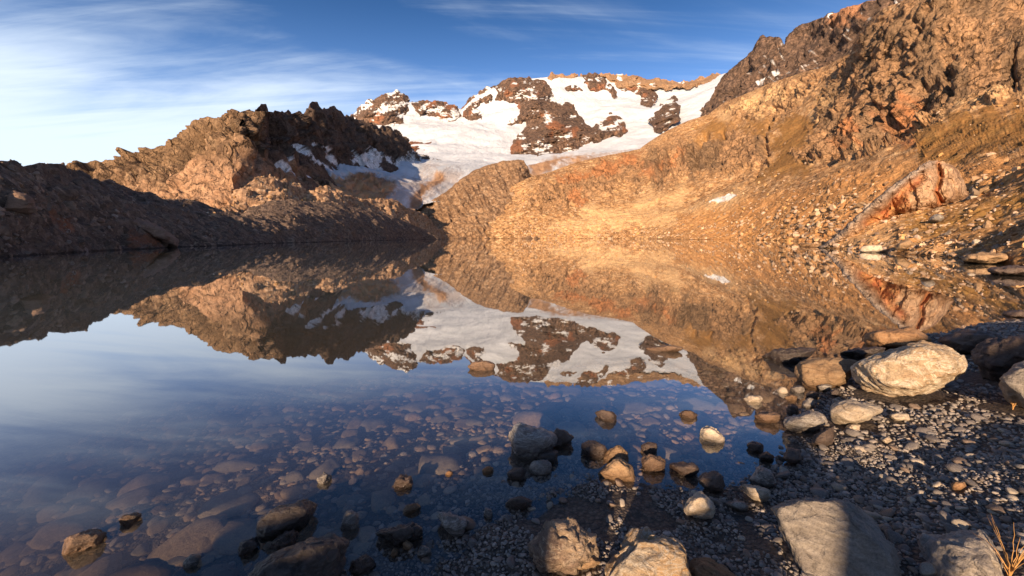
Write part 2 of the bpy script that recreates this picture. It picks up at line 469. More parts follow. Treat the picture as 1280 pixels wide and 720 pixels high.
def snow_depth(px, py):
    """range of the snow surface on a pixel"""
    i = np.clip((px - sX[0, 0]).astype(int), 0, sX.shape[1] - 1); out = np.zeros(px.shape)
    for c in np.unique(i):
        m = i == c; o = np.argsort(sY[:, c]); out[m] = np.interp(py[m], sY[o, c], sD[o, c])
    return out

M_NUN = terrain_mat('dark_summit_rock', [(.155,.098,.072),(.098,.066,.054),(.235,.145,.10)], [('red', (.33,.13,.065), (.25,.12,.07)), ('snow', (.85,.87,.9), (.8,.82,.86))],
                    .012, .9, (.16, (.34,.24,.18), .35), ((.05,.038,.034), (1,1,.35), (0,.3,.2), .6), crack=(.03, (1,1,.45), .7))
M_TAN = terrain_mat('tan_summit_rock', [(.34,.22,.135),(.28,.17,.10),(.18,.115,.08)], [('red', (.4,.16,.06), (.3,.14,.07)), ('snow', (.85,.87,.9), (.8,.82,.86))], .012, .8)

def relief(name, poly, bulge, width, mat=M_NUN, step=.9, seed=0, red=.25, dust=.5, Dfn=snow_depth, jag=3.0, k=.18, pad=4, back=None, attrs=None, L0=180, tilt=0.0, stretch=(1, 1, .4)):
    poly = np.array(poly, float); x0, y0 = poly.min(0) - pad; x1, y1 = poly.max(0) + pad
    X, Y = np.meshgrid(np.arange(x0, x1, step), np.arange(y0, y1, step))
    d0 = poly_dist(X, Y, poly)
    d = d0 + (n2(X, Y, 9, seed) * 1.6 + n2(X, Y, 4, seed + 1) * .9) * jag
    D0 = Dfn(X, Y); foot = D0 / F * step
    b = bulge * (1 - np.exp(-np.maximum(d, 0) / width)) * (1 + .45 * n2(X, Y, 26, seed + 4))
    Pq = at_range(X, Y, D0)
    r = fbm(Pq, foot, L0, k, .92, seed, True, stretch) + facets(Pq, foot, L0 * .28, .42, seed + 2, stretch) + facets(Pq, foot, L0 * .1, .45, seed + 7, stretch)
    h = np.where(d > 0, b + r * sstep(0, width * .6, d) - tilt * (X - poly[:, 0].mean()), 0) - .004 * D0 * (d <= 0)
    P = at_range(X, Y, D0 - h)
    N = grid_normals(P)
    kp = (d[:-1, :-1] > -1.2) & (d[1:, 1:] > -1.2) & (d[1:, :-1] > -1.2) & (d[:-1, 1:] > -1.2)
    redm = sstep(.95 - red, 1.25 - red, .5 + n2(X, Y, 24, seed + 9) * .9 + n2(X, Y, 8, seed + 3) * .6) * .75 if mat is M_NUN else 0 * X
    hol = (r - r.mean()) / (r.std() + 1e-6)
    sn = sstep(.62, .74, N[..., 2] * .6 - hol * .16 + n2(X, Y, 14, seed + 2) * .45 + n2(X, Y, 3, seed + 6) * .18 + (dust - .47) * .9) * (dust > 0)
    A = {'red': redm, 'snow': sn}
    V = P.reshape(-1, 3); Fq = grid_faces(*X.shape, keep=kp)
    if back is not None:                                    # closed rear side
        PB = at_range(X, Y, D0 + np.where(d > 0, back * (1 - np.exp(-np.maximum(d, 0) / width)), 0) - .004 * D0 * (d <= 0))
        n = len(V); V = np.concatenate([V, PB.reshape(-1, 3)]); Fq = np.concatenate([Fq, Fq[:, ::-1] + n])
        A = {q: np.concatenate([v.ravel(), v.ravel()]) for q, v in A.items()}
    used = np.unique(Fq); mp = np.zeros(len(V), int); mp[used] = np.arange(len(used))
    return mesh_from(name, V[used], mp[Fq], mat, True, attrs={q: v.ravel()[used] for q, v in A.items()})

NUN = [  # name, outline, bulge, width, red, dust, material
 ('summit_peak', [(440,146),(447,138),(452,132),(466,124),(482,117),(497,113),(503,117),(511,125),(513,135),(506,148),(508,155),(500,162),(495,167),(480,165),(465,158),(450,152)], 150, 22, .15, .62, M_NUN),
 ('summit_ridge', [(512,127),(520,125.5),(540,126),(556,128),(575,135),(577,145),(570,150),(555,152.5),(540,148),(525,146),(516,138)], 70, 8, .45, .55, M_NUN),
 ('summit_ridge', [(576,138),(585,127),(592,119),(612,108),(617,111),(618,125),(612,131),(602,136),(606,148),(600,153),(590,154),(576,148)], 90, 9, .3, .5, M_NUN),
 ('rock_buttress', [(616,108),(640,97),(660,95.5),(667,100),(684,101),(693,117),(706,124),(718,131),(722,142),(733,152),(740,158),(757,147),(768,143),(779,150),(784,163),(781,171),(775,176),(768,172),(757,178),(740,180),(725,186),(722,191),(705,190),(690,196),(680,201),(655,198),(640,195),(637,185),(645,172),(655,156),(645,160),(632,161),(629,155),(636,147),(646,140),(648,130),(630,127),(618,127)], 260, 26, .25, .42, M_NUN),
 ('rock_island', [(811,152),(818,140),(826,129),(842,121),(848,126),(850,140),(849,150),(838,158),(828,166),(818,164)], 120, 10, .2, .35, M_NUN),
 ('rock_island', [(789,118),(800,109),(814,111),(821,122),(819,130),(810,133),(803,130),(800,121)], 80, 8, .25, .3, M_NUN),
 ('summit_ridge', [(727,93),(742,91),(753,97),(760,101),(772,112),(768,121),(755,112),(738,114),(728,108)], 70, 8, .2, .5, M_NUN),
 ('rock_island', [(705,110),(713,106),(726,107),(729,113),(718,115),(707,114)], 30, 4, .2, .4, M_NUN),
 ('summit_cornice', [(676,99),(690,93),(710,94),(726,93),(727,97),(705,98),(690,100)], 50, 4, .7, .1, M_TAN),
 ('summit_cornice', [(748,93),(760,93),(780,93.5),(800,97),(845,103),(870,100),(895,92),(904,95),(890,104),(860,110),(840,109),(820,113),(790,111),(775,113),(762,103)], 70, 5, .35, .3, M_TAN),
 ('summit_ridge', [(770,111),(785,106),(800,108),(793,116),(780,115)], 30, 4, .3, .45, M_NUN),
 ('rock_island', [(512,177),(530,178),(543,173),(541,180),(530,187),(515,190),(508,184)], 40, 5, .6, .45, M_NUN),
 ('rock_island', [(686,197),(694,192),(699,196),(708,193),(711,196),(700,199),(690,200)], 16, 3, .1, .3, M_NUN),
 ('rock_island', [(752,138),(760,137),(767,140),(767,145),(757,143)], 22, 3, .2, .4, M_NUN),
]
for i, (nm, pl, bu, wd, rd, du, mt) in enumerate(NUN):
    tag(relief(nm, pl, bu, wd, mt, .7, 40 + i * 3, rd, du, jag=2.2 if bu > 40 else 1.2, k=.2 if bu > 100 else .12, stretch=(1, 1, .35)), kind='structure')

# --- dark peaks on the right skyline, partly behind the brown slope
PEAKS = [
 [(880,140,1500),(891,128,1500),(893,112,1480),(900,98,1450),(910,90,1430),(920,82,1400),(935,70,1380),(943,55,1360),(950,46,1350),(954,43.5,1350),(958,47,1350),(962,45.5,1350),(967,47,1350),(973,47,1340),(978,54,1330),(981,57,1320),(986,48,1300),(992,40,1280),(1003,31,1260),(1012,27,1240),(1020,24,1220),(1026,20,1200),(1030,21,1200),(1036,17,1180),(1041,15.5,1180),(1046,21,1160),(1058,13,1120),(1075,9,1090),(1085,8,1080),(1100,0,1040),(1120,-12,1000),(1180,-40,950)],
 [(880,145,1420),(900,125,1380),(930,100,1320),(955,75,1290),(980,72,1240),(1000,60,1200),(1030,50,1130),(1060,40,1060),(1100,20,980),(1180,-10,880)],
 [(880,158,1330),(900,140,1290),(930,122,1220),(955,108,1180),(985,98,1120),(1000,92,1080),(1030,86,1020),(1060,72,950),(1100,45,880),(1180,20,800)],
 [(880,185,1100),(930,150,1050),(985,125,980),(1060,110,860),(1180,60,700)],
]
M_PEAK = terrain_mat('dark_peak_rock', [(.135,.088,.066),(.085,.06,.05),(.21,.135,.098)], [('red', (.36,.19,.11), (.28,.14,.08)), ('snow', (.85,.87,.9), (.8,.82,.86))],
                     .02, .9, (.22, (.3,.2,.15), .3), ((.045,.035,.032), (1,1,.3), (0,.5,.2), .6), crack=(.05, (1,1,.4), .7))
terrain('dark_peaks', PEAKS, (880, 1180), M_PEAK,
        lambda P, X, Y, D, T, f: fbm(P, f, 170, .16, .95, 31, True, (1, 1, .45)) + facets(P, f, 60, .4, 35, (1, 1, .5)) + facets(P, f, 20, .45, 36, (1, 1, .6)),
        {'red': lambda P, X, Y, D, T, N: zones(X, Y, [[(1040,20),(1060,12),(1080,10),(1082,26),(1062,32),(1045,30)]], 4, 8, 33),
         'snow': lambda P, X, Y, D, T, N: np.maximum(zones(X, Y, [[(948,106),(956,100),(967,99),(966,104),(955,110)], [(980,98),(992,94),(994,97),(984,100)], [(1040,20),(1047,21),(1042,27),(1039,25)], [(936,88),(939,92),(942,96),(939,97)],[(968,96),(976,94),(978,96),(970,99)]], 1.2, 3, 34),
                                                      sstep(.86, .98, N[..., 2] + n2(X, Y, 7, 3) * .4 + n2(X, Y, 3, 4) * .3) * .6)}, 1, 1, .4)

# --- brown mountain slope on the right
SLOPE = [
 [(590,266,520),(618,262,520),(640,232,580),(660,222,600),(690,214,680),(720,203,720),(760,194,790),(800,186,830),(830,166,860),(860,151,870),(885,143,870),(905,127,860),(940,114,800),(985,96,720),(1030,84,640),(1050,73,600),(1066,55,560),(1082,30,520),(1105,10,480),(1140,-4,450),(1180,-14,430),(1300,-16,430),(1420,-12,420)],
 [(590,276,500),(660,240,540),(720,222,620),(800,210,680),(860,188,720),(905,165,730),(950,145,680),(1000,128,600),(1050,108,520),(1100,80,440),(1150,66,390),(1200,56,365),(1300,50,340),(1420,44,320)],
 [(590,286,470),(660,262,480),(720,250,520),(800,243,540),(860,230,540),(905,225,500),(950,215,450),(1000,200,400),(1050,188,350),(1100,182,300),(1150,170,270),(1200,155,250),(1300,140,225),(1420,130,200)],
 [(590,292,445),(660,282,455),(720,275,470),(800,270,470),(860,264,440),(905,253,400),(950,241,350),(1000,229,300),(1050,216,258),(1100,207,225),(1150,202,200),(1200,195,175),(1300,180,135),(1420,165,110)],
 [(590,295.5,436),(720,287,445),(800,285,440),(860,282,390),(905,277,340),(950,270,290),(1000,262,245),(1050,250,205),(1100,240,180),(1150,235,150),(1200,228,130),(1300,215,100),(1420,200,80)],
 [(590,None,430),(720,None,430),(800,None,400),(860,None,310),(920,None,270),(960,None,230),(1005,None,180),(1050,None,150),(1100,None,130),(1200,None,100),(1300,None,75),(1420,None,60)],
]
CLIFFS = [[(1000,195),(1020,160),(1035,120),(1060,80),(1080,40),(1110,10),(1160,-10),(1300,-60),(1430,-90),(1430,120),(1290,132),(1200,140),(1160,160),(1135,178),(1095,180),(1070,196),(1040,192)],
          [(790,225),(800,200),(840,178),(880,170),(920,172),(958,170),(950,195),(925,212),(880,215),(850,226),(830,230)],
          [(680,232),(760,205),(800,190),(800,215),(740,240),(720,250),(690,258),(655,250)],
          [(900,135),(950,118),(1000,100),(1030,90),(1000,125),(960,140),(910,145)]]
REDS = [[(800,226),(805,205),(830,190),(850,190),(848,212),(825,226)], [(715,250),(720,240),(732,245),(726,258)], [(700,222),(715,218),(730,222),(715,228)],[(745,212),(780,198),(800,192),(790,205),(760,215)],
        [(1120,186),(1132,180),(1146,188),(1135,196)], [(1090,140),(1130,120),(1160,132),(1150,165),(1110,178),(1095,170)], [(1040,165),(1070,150),(1080,170),(1060,190),(1040,188)]]
PALE = [[(905,140),(930,124),(960,114),(1000,100),(1010,108),(980,128),(940,138),(915,142)], [(1005,140),(1040,118),(1052,118),(1035,132),(1012,142)], [(860,260),(900,240),(935,238),(930,250),(890,262),(820,280),(800,285),(790,278)],
        [(700,285),(740,262),(800,250),(860,240),(850,262),(800,280),(740,290)], [(1180,150),(1200,135),(1280,118),(1280,128),(1220,142)], [(1052,190),(1070,184),(1068,194),(1055,197)]]
GRASS = [[(960,200),(985,150),(1010,140),(1040,120),(1020,150),(1000,190),(1000,215),(975,225),(950,228)], [(1140,205),(1150,175),(1200,155),(1290,140),(1430,130),(1430,178),(1290,184),(1200,196)],
         [(1040,62),(1075,72),(1130,55),(1200,40),(1240,30),(1230,50),(1150,75),(1100,78)], [(1030,128),(1075,110),(1120,92),(1128,98),(1085,120),(1040,138)], [(860,185),(890,150),(920,150),(960,150),(980,160),(955,172),(900,168)]]
GULLY = [[(985,118),(970,135),(960,150),(958,170),(955,195),(948,212),(940,225),(930,236)], [(880,172),(872,190),(868,212)], [(905,168),(895,186),(885,205)],[(842,192),(830,205),(822,225)],
         [(1150,30),(1140,60),(1130,95)], [(1270,60),(1262,90),(1275,120)], [(1100,110),(1092,130),(1100,150)], [(862,185),(850,200),(835,215)], [(1120,130),(1108,152),(1112,170)],[(1190,70),(1180,90),(1186,112)]]
def slope_disp(P, X, Y, D, T, foot):
    cl = zones(X, Y, CLIFFS, 12, 14, 51)
    r = fbm(P, foot, 48, .17, .85, 52, True, (1, 1, .2)) + facets(P, foot, 26, .24, 57, (1, 1, .28)) + facets(P, foot, 9, .48, 58, (1, 1, .3)) + facets(P, foot, 3.4, .5, 59, (1, 1, .5)) + fbm(P, foot, 9, .2, .9, 61, True, (1.3, 1.3, .22))
    sm = fbm(P, foot, 90, .07, 1.0, 60) + fbm(P, foot, 14, .03, .8, 64, False, (1, .5, 1)) + fbm(P, foot, 2.6, .15, .9, 66) + facets(P, foot, 5, .16, 67)
    g = 0
    for i, L in enumerate(GULLY):
        ww = 3.2 if i == 0 else 4.5
        dd = line_dist(X + n2(X, Y, 14, 70 + i) * 9 + n2(X, Y, 5, 80 + i) * 4, Y, L)
        g = g - np.exp(-(dd / ww) ** 2) * D * (.012 if i == 0 else .016)
    near = sstep(2.6, 3.4, T)
    bump = fbm(P, foot, 2.4, .14, .85, 68, True) * near
    edge = sstep(0, 18, X - 590)
    cl = cl * (1 - .45 * sstep(1120, 1260, X))
    return (r * (cl * .95 + .05) + sm + g * (1 - near) + bump) * edge
z = lambda Z, s, wob=9, seed=0, k=1.0: (lambda P, X, Y, D, T, N: zones(X, Y, Z, s, wob, seed) * k)
M_SLOPE = terrain_mat('ochre_slope', [(.50,.29,.14),(.315,.165,.078),(.58,.37,.20)],
    [('grass', (.23,.13,.045), (.30,.15,.05)), ('scree', (.55,.30,.13), (.45,.225,.09)), ('rock', (.36,.215,.12), (.23,.14,.082)), ('pale', (.60,.41,.23), (.52,.33,.17)), ('red', (.40,.165,.07), (.33,.16,.08)), ('dark', (.20,.13,.08), (.15,.10,.065)), ('patch', (.85,.85,.85), (.8,.8,.8))],
    .03, .8, (.42, (.62,.44,.27), .75), ((.17,.10,.055), (1,1,.4), (.3,.5,.2), .5), crack=(.13, (1,1,.5), .85, 'rock'))
slX, slY, slD, slP = terrain('mountain_slope', SLOPE, (590, 1420), M_SLOPE, slope_disp,
        {'rock': z(CLIFFS, 10, 14, 51), 'red': z(REDS, 5, 10, 53, .85), 'pale': z(PALE, 9, 14, 54, .85), 'grass': z(GRASS, 10, 14, 55, .9), 'dark': lambda P, X, Y, D, T, N: zones(X, Y, CLIFFS[:2], 12, 14, 51) * sstep(.0, .35, n2(X, Y * .6 + X * .3, 46, 71) + n2(X, Y * .4, 13, 72) * .6 + .35 * sstep(90, 20, Y)) * .85,
         'scree': lambda P, X, Y, D, T, N: sstep(2.9, 3.3, T + n2(X, Y, 30, 8) * .3) * sstep(800, 900, X), 
         'patch': z([[(889,256),(900,251),(912,246),(922,247),(915,251),(900,255)]], .8, 1.2, 56)}, .9, .8, .5)

# --- moraine between the glacier tongue and the slope
MOR = [
 [(470,289,470),(500,277,500),(530,257,545),(560,238,595),(575,225,620),(590,214,650),(610,206,680),(630,201,700),(648,199.5,715),(654,203,715),(663,217,700),(690,242,660)],
 [(470,295,455),(500,288,470),(530,275,490),(560,258,515),(580,243,540),(600,228,597),(620,215,642),(635,208,674),(648,203,697),(654,207,700),(663,222,690),(690,246,650)],
 [(470,296,440),(500,292,450),(530,285,460),(560,274,480),(585,262,509),(602,250,534),(618,240,557),(632,225,606),(648,210,655),(654,214,662),(663,228,650),(690,250,640)],
 [(470,None,425),(500,None,425),(530,None,425),(560,None,425),(590,None,425),(625,None,430),(690,None,430)],
]
M_MOR = terrain_mat('moraine_rubble', [(.27,.165,.098),(.195,.115,.068),(.34,.22,.135)], [], .03, .9, (.5, (.46,.34,.24), .6))
terrain('moraine', MOR, (470, 690), M_MOR,
        lambda P, X, Y, D, T, f: fbm(P, f, 40, .07, .95, 91, True, (1, .5, .6)) + fbm(P, f, 3.5, .16, .9, 95) + (.4 - np.abs(n2(X - .55 * (Y - 200), Y * .22, 9, 97)) * 2) * D * .0035 + facets(P, f, 12, .25, 96) + (.4 - np.abs(n2(X - .55 * (Y - 200), Y * .3, 3.6, 98)) * 2) * D * .0022, None, .9, .8, .25, 4)

# --- jagged ridge on the left
RIDGE = [
 [(40,226,660),(60,222,640),(93,211,600),(110,205,575),(125,201,555),(150,197,530),(172,192,500),(185,186.5,485),(205,179,462),(225,168,440),(238,156,430),(248,147,420),(258,144,412),(270,145,402),(280,141.5,395),(300,139.5,376),(310,139,366),(318,138.5,360),(322,136,356),(326,131,354),(331,129.5,356),(335,134,362),(338,142,370),(345,139.5,395),(352,138,425),(358,141,440),(362,137.5,455),(366,141,468),(370,139,480),(378,143,512),(383,138,530),(387,130.5,545),(391,127,560),(396,128.5,575),(400,135,590),(405,137.5,606),(412,135,630),(418,135,655),(425,138.5,690),(430,143,720),(445,147,790),(455,152,830),(465,155,880),(480,158,960),(492,161,1020),(500,166,1080),(505,172,1110),(510,181,1150),(520,191,1230),(540,198,1400),(560,202,1500)],
 [(40,245,600),(93,235,540),(150,225,465),(205,212,405),(250,192,366),(285,172,338),(300,176,330),(316,186,322),(330,186,340),(350,182,372),(391,178,482),(430,182,615),(470,184,765),(510,197,990),(540,208,1150),(560,212,1200)],
 [(40,268,500),(93,260,455),(150,255,385),(205,252,322),(250,248,292),(290,236,280),(325,214,275),(340,220,288),(370,226,350),(400,226,410),(430,225,500),(470,216,660),(500,210,790),(540,213,1000),(560,215,1050)],
 [(40,292,380),(150,290,300),(250,280,240),(325,246,236),(400,246,350),(430,238,480),(470,228,700),(500,222,840),(560,222,1060)],
]
SNOWP = [[(343,208),(349,209),(358,216),(370,219),(376,224),(364,226),(352,220)], [(355,176),(359,178),(364,184),(359,182)], [(370,180),(376,188),(383,196),(390,202),(380,199),(373,190)], [(331,189),(336,192),(341,199),(337,198)],
         [(405,186),(411,192),(415,201),(427,210),(421,214),(413,222),(399,214),(408,208),(403,196)], [(435,188),(444,198),(452,202),(458,192),(461,183),(470,190),(487,201),(483,205),(472,202),(477,213),(464,211),(455,206),(440,205)],
         [(486,200),(490,191),(500,198),(508,199),(500,192),(513,187),(530,193),(560,199),(570,225),(520,222),(500,208)], [(391,182),(398,183),(395,187)], [(388,204),(396,205),(394,209)], [(412,224),(420,229),(418,230)]]
_g = np.random.default_rng(12); _c = np.array(RIDGE[0], float); _x = np.unique(np.r_[_c[:, 0], np.arange(322, 505, 3.7), np.arange(95, 320, 5.3)])
_j = np.where(_x > 318, _g.normal(0, 1.5, len(_x)), _g.normal(0, 1.0, len(_x))) * (np.min(np.abs(_x[:, None] - np.array([331., 391., 396.])), 1) > 2.2)
_s = sum(-h_ * np.exp(-((_x - x_) / w_) ** 2) for x_, h_, w_ in ((392, 1, 5), (362, 1.5, 3), (418, 3, 5), (346, 2, 3), (376, 1, 2)))
RIDGE[0] = list(zip(_x, np.interp(_x, _c[:, 0], _c[:, 1]) + _j + _s, np.exp(np.interp(_x, _c[:, 0], np.log(_c[:, 2])))))
RIDGE = [[(p[0], p[1], p[2] * float(np.interp(p[0], [300, 332], [.8, 1]))) for p in L] for L in RIDGE]
STREAK = [(2.2, [(343,207),(352,214),(364,220),(376,224)]), (1.2, [(355,176),(364,185)]), (1.5, [(370,180),(377,190),(390,203)]), (1.2, [(331,188),(341,199)]), (1.3, [(391,181),(399,186)]), (2.0, [(405,186),(410,197),(416,203),(427,211)]),
          (2.2, [(402,203),(410,214),(417,218)]), (1.2, [(385,196),(397,207)]), (1.2, [(350,196),(358,203)]), (1.4, [(437,188),(448,201),(462,212)]), (1.6, [(461,184),(474,193),(489,203)]), (1.2, [(420,222),(428,230)]), (1.0, [(378,214),(392,222)])]
def strokes(X, Y, L):
    w = n2(X, Y, 8, 41) * 3 + n2(X, Y, 3, 42) * 1.6; m = np.zeros(np.shape(X))
    for wd, l in L: m = np.maximum(m, sstep(wd + .7, wd - .7, line_dist(X, Y, l) + w))
    return m
def ridge_disp(P, X, Y, D, T, foot):
    right = sstep(300, 335, X)
    a = fbm(P, foot, 60, .18, .95, 101, True, (1, 1, .5)) + fbm(P, foot, 12, .30, .85, 104, True)
    strat = facets(P, foot, 34, .4, 112, (1, 1, .4)) + facets(P, foot, 17, .5, 113, (1, 1, .45)) + facets(P, foot, 7.5, .55, 114, (1, 1, .6)) + facets(P, foot, 3, .5, 115)
    ribs = facets(P, foot, 30, .5, 116, (1, 1, .16)) + facets(P, foot, 10, .6, 117, (1, 1, .22))
    b = fbm(P, foot, 40, .34, .9, 107, True, (1, 1, .13)) + fbm(P, foot, 12, .25, .85, 110, True, (1, 1, .25))
    low = 1 - .6 * sstep(1.1, 1.6, T)
    return ((a * .6 + strat) * (1 - right) + (b * .5 + ribs) * right) * low
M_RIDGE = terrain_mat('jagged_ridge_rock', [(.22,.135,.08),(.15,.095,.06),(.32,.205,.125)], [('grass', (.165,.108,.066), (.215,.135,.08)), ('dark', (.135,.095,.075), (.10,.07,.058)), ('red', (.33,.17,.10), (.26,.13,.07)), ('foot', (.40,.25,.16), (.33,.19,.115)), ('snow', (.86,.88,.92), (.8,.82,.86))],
    .03, .9, (.35, (.42,.29,.18), .5), ((.06,.042,.033), (1,1,.3), (.2,.5,.3), .5), crack=(.10, (1,1,.45), .75))
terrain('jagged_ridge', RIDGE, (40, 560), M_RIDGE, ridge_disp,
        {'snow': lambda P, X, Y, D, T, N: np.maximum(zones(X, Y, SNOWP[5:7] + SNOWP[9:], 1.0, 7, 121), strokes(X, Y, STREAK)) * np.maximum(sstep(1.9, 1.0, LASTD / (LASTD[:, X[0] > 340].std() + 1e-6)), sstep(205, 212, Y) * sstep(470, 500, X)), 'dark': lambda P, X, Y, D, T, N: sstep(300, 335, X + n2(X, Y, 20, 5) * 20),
         'red': lambda P, X, Y, D, T, N: sstep(215, 222, Y + n2(X, Y, 12, 5) * 8) * sstep(430, 470, X) * .8,
         'grass': lambda P, X, Y, D, T, N: sstep(1.3, .6, T + n2(X, Y, 24, 6) * .8) * sstep(300, 250, X) * .8,
         'foot': lambda P, X, Y, D, T, N: sstep(1.2, 1.75, T + n2(X, Y, 24, 7) * .5) * sstep(420, 340, X)}, .8, .7, .3, 1, .14)

# --- rolling rubble mounds below the ridge
MND = [
 [(235,270,140),(255,262,155),(280,256,175),(300,238,200),(318,231,214),(340,226,226),(355,227,232),(368,230,238),(380,238,245),(392,237,250),(402,232,256),(412,238,262),(425,243,270),(450,247,290),(475,250,312),(500,255,332),(525,264,352),(545,281,372),(562,296,384)],
 [(235,280,130),(280,268,150),(320,256,180),(360,250,205),(400,254,225),(440,264,255),(480,274,285),(520,287,325),(562,297,375)],
 [(235,None,90),(300,None,120),(360,None,160),(420,None,205),(480,None,270),(520,None,320),(562,None,372)],
]
M_MND = terrain_mat('rubble_mounds_rock', [(.36,.225,.145),(.28,.165,.10),(.42,.28,.18)], [], .06, .9, (.9, (.55,.40,.28), .55))
mX, mY, mD, mP = terrain('rubble_mounds', MND, (235, 562), M_MND,
        lambda P, X, Y, D, T, f: fbm(P, f, 34, .16, .95, 131) + fbm(P, f, 9, .10, .9, 135, True) + facets(P, f, 5, .4, 137), None, .8, .7, .4, 4, .7)

# --- shaded hillside along the left shore
HILL = [
 [(-330,190,50),(-140,199,55),(-60,201,58),(0,203.5,62),(20,204.5,64),(35,206,66),(45,204,69),(52,203,70),(62,205.5,72),(80,211,78),(93,214,85),(110,221,90),(140,228,100),(165,237,108),(200,246,118),(240,252,130),(262,258,140),(280,264,150),(300,265,158),(320,259,170),(345,251,180),(370,249,190),(390,251,200),(420,253,215),(450,260,235),(480,267,255),(510,277,280),(535,290,300),(550,297,308)],
 [(-330,225,46),(-140,230,50),(0,232,57),(50,232,63),(100,240,70),(165,255,86),(240,268,105),(300,276,122),(370,268,150),(420,270,180),(480,281,225),(530,293,285),(550,297.3,305)],
 [(-330,290,38),(-140,285,44),(0,278,53),(50,274,59),(100,275,64),(165,280,74),(240,287,92),(300,290,108),(370,286,135),(420,288,162),(480,292,215),(530,296.5,283),(550,297.6,303)],
 [(-330,None,30),(-140,None,40),(0,None,51),(100,None,58),(215,None,74),(300,None,98),(370,None,125),(400,None,139),(480,None,205),(530,None,280),(550,None,301)],
]
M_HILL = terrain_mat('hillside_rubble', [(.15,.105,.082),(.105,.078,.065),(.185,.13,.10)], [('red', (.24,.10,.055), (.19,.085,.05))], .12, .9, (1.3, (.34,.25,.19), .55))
def hill_disp(P, X, Y, D, T, f):
    return fbm(P, f, 14, .10, .95, 141, False) + fbm(P, f, 5, .07, .9, 145, True, (1, .6, 1)) + facets(P, f, 2.2, .22, 149)
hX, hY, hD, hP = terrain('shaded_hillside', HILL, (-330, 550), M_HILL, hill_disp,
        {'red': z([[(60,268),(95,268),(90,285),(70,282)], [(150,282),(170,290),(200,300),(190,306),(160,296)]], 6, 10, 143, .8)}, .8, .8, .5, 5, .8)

# --- stony promontory on the right shore
PROM = [
 [(1000,303,82),(1012,304,80),(1035,300,77),(1060,288,74),(1090,274,74),(1130,262,76),(1170,253,78),(1210,244,79),(1250,233,75),(1300,220,68),(1420,190,55),(1700,120,40)],
 [(1000,304.5,80),(1035,303,75),(1060,297,71),(1090,289,68),(1130,281,66),(1170,275,66),(1210,270,64),(1250,266,60),(1300,258,53),(1420,240,42),(1700,200,32)],
 [(1000,305.5,79),(1035,306.5,73),(1060,307,66),(1090,304,60),(1130,301,56),(1170,299,54),(1210,300,49),(1250,300,44),(1300,298,37),(1420,290,30),(1700,260,25)],
 [(1000,None,78),(1025,None,72),(1060,None,59),(1100,None,50),(1190,None,44),(1250,None,36),(1280,None,29),(1420,None,23),(1700,None,20)],
]
M_PROM = terrain_mat('promontory_ground', [(.36,.20,.09),(.28,.15,.065),(.43,.26,.13)], [('grass', (.24,.135,.035), (.30,.15,.045)), ('pale', (.50,.32,.17), (.46,.26,.12))], .14, .8, (2.2, (.58,.44,.30), .7))
pX, pY, pD, pP = terrain('stony_promontory', PROM, (1000, 1700), M_PROM,
        lambda P, X, Y, D, T, f: (fbm(P, f, 9, .09, .95, 151) + fbm(P, f, 2.2, .13, .9, 155, True) + fbm(P, f, .7, .12, .9, 157)) * sstep(1000, 1030, X),
        {'grass': z([[(1130,285),(1180,270),(1260,262),(1260,280),(1200,292),(1150,296)], [(1220,250),(1300,240),(1300,256),(1230,262)]], 6, 10, 153, .8), 'pale': z([[(1025,309),(1060,290),(1110,268),(1150,266),(1120,285),(1100,305),(1060,309)]], 5, 8, 154)}, .8, .7, .35, 4, .9)

def surf_point(gx, gy, gP, px, py):
    k = np.argmin((gx - px) ** 2 + (gy - py) ** 2)
    return gP.reshape(-1, 3)[k]

# ------------------------------------------------------------------ shore and lake bed: one sheet
CTRL = [  # pixel x, pixel y, height in metres (lake level = 0)
 (430,722,0),(470,690,0),(505,665,0),(560,652,0),(610,640,0),(640,612,0),(690,594,0),(750,584,0),(800,596,0),(850,598,0),(900,592,0),(950,578,0),(985,562,0),(1000,542,0),(1015,522,0),(1050,478,0),(1085,455,0),(1160,420,0),(1200,410,0),(1240,403,0),(1290,398,0),(1400,394,0),
 (640,680,.06),(560,705,.03),(720,640,.045),(860,650,.06),(940,640,.06),(1000,610,.06),(1060,560,.09),(1100,600,.12),(1150,520,.14),(1240,480,.2),(1250,560,.25),(1250,650,.25),(1100,700,.2),(800,719,.1),(1300,700,.35),(1400,500,.4),(1500,600,.5),(1200,450,.12),(1230,425,.08),
 (430,640,-.10),(350,705,-.12),(500,600,-.10),(600,580,-.07),(700,550,-.09),(800,535,-.12),(900,545,-.07),(960,512,-.09),(300,620,-.22),(200,610,-.34),(100,660,-.34),(400,560,-.30),(550,520,-.38),(700,500,-.38),(850,490,-.38),(960,450,-.4),(200,520,-.9),(400,490,-.9),(700,460,-.9),(900,425,-.9),(1050,420,-.5),(1100,385,-.9),(1250,372,-.8),(0,520,-1.3),(0,705,-.5),(-150,600,-1.0),(600,400,-2.5),(300,400,-3),(900,370,-2.5),(1150,350,-2),(1300,345,-1.5)]
pts = [tuple(at_z(a, b, c)) for a, b, c in CTRL]
pts += [(0,.5,.05),(1,.2,.22),(2,0,.4),(-1,.1,-.06),(-2,0,-.25),(-3.2,0,-.45),(0,-2,.3),(-2,-2,.2),(-4,-3,.2),(2,-3,.5),(-6,0,-.9),(5,0,1),(10,2,2),(16,8,1.2),(0,-8,.6),(-8,-8,.5),(8,-8,1.4),(0,-25,1.5),(-25,-20,1.5),(30,-10,5),(-40,5,2),(-20,8,-3),(0,-100,3),(-100,-60,4),(100,-40,12),(0,-1000,8),(900,-300,20),(-900,-300,20)]
for az in range(-60, 61, 15):
    for r in (30, 60, 150, 450, 3000, 12000): pts.append((r * math.sin(R(az)), r * math.cos(R(az)), -4.0 if r > 30 or abs(az) < 50 else -3))
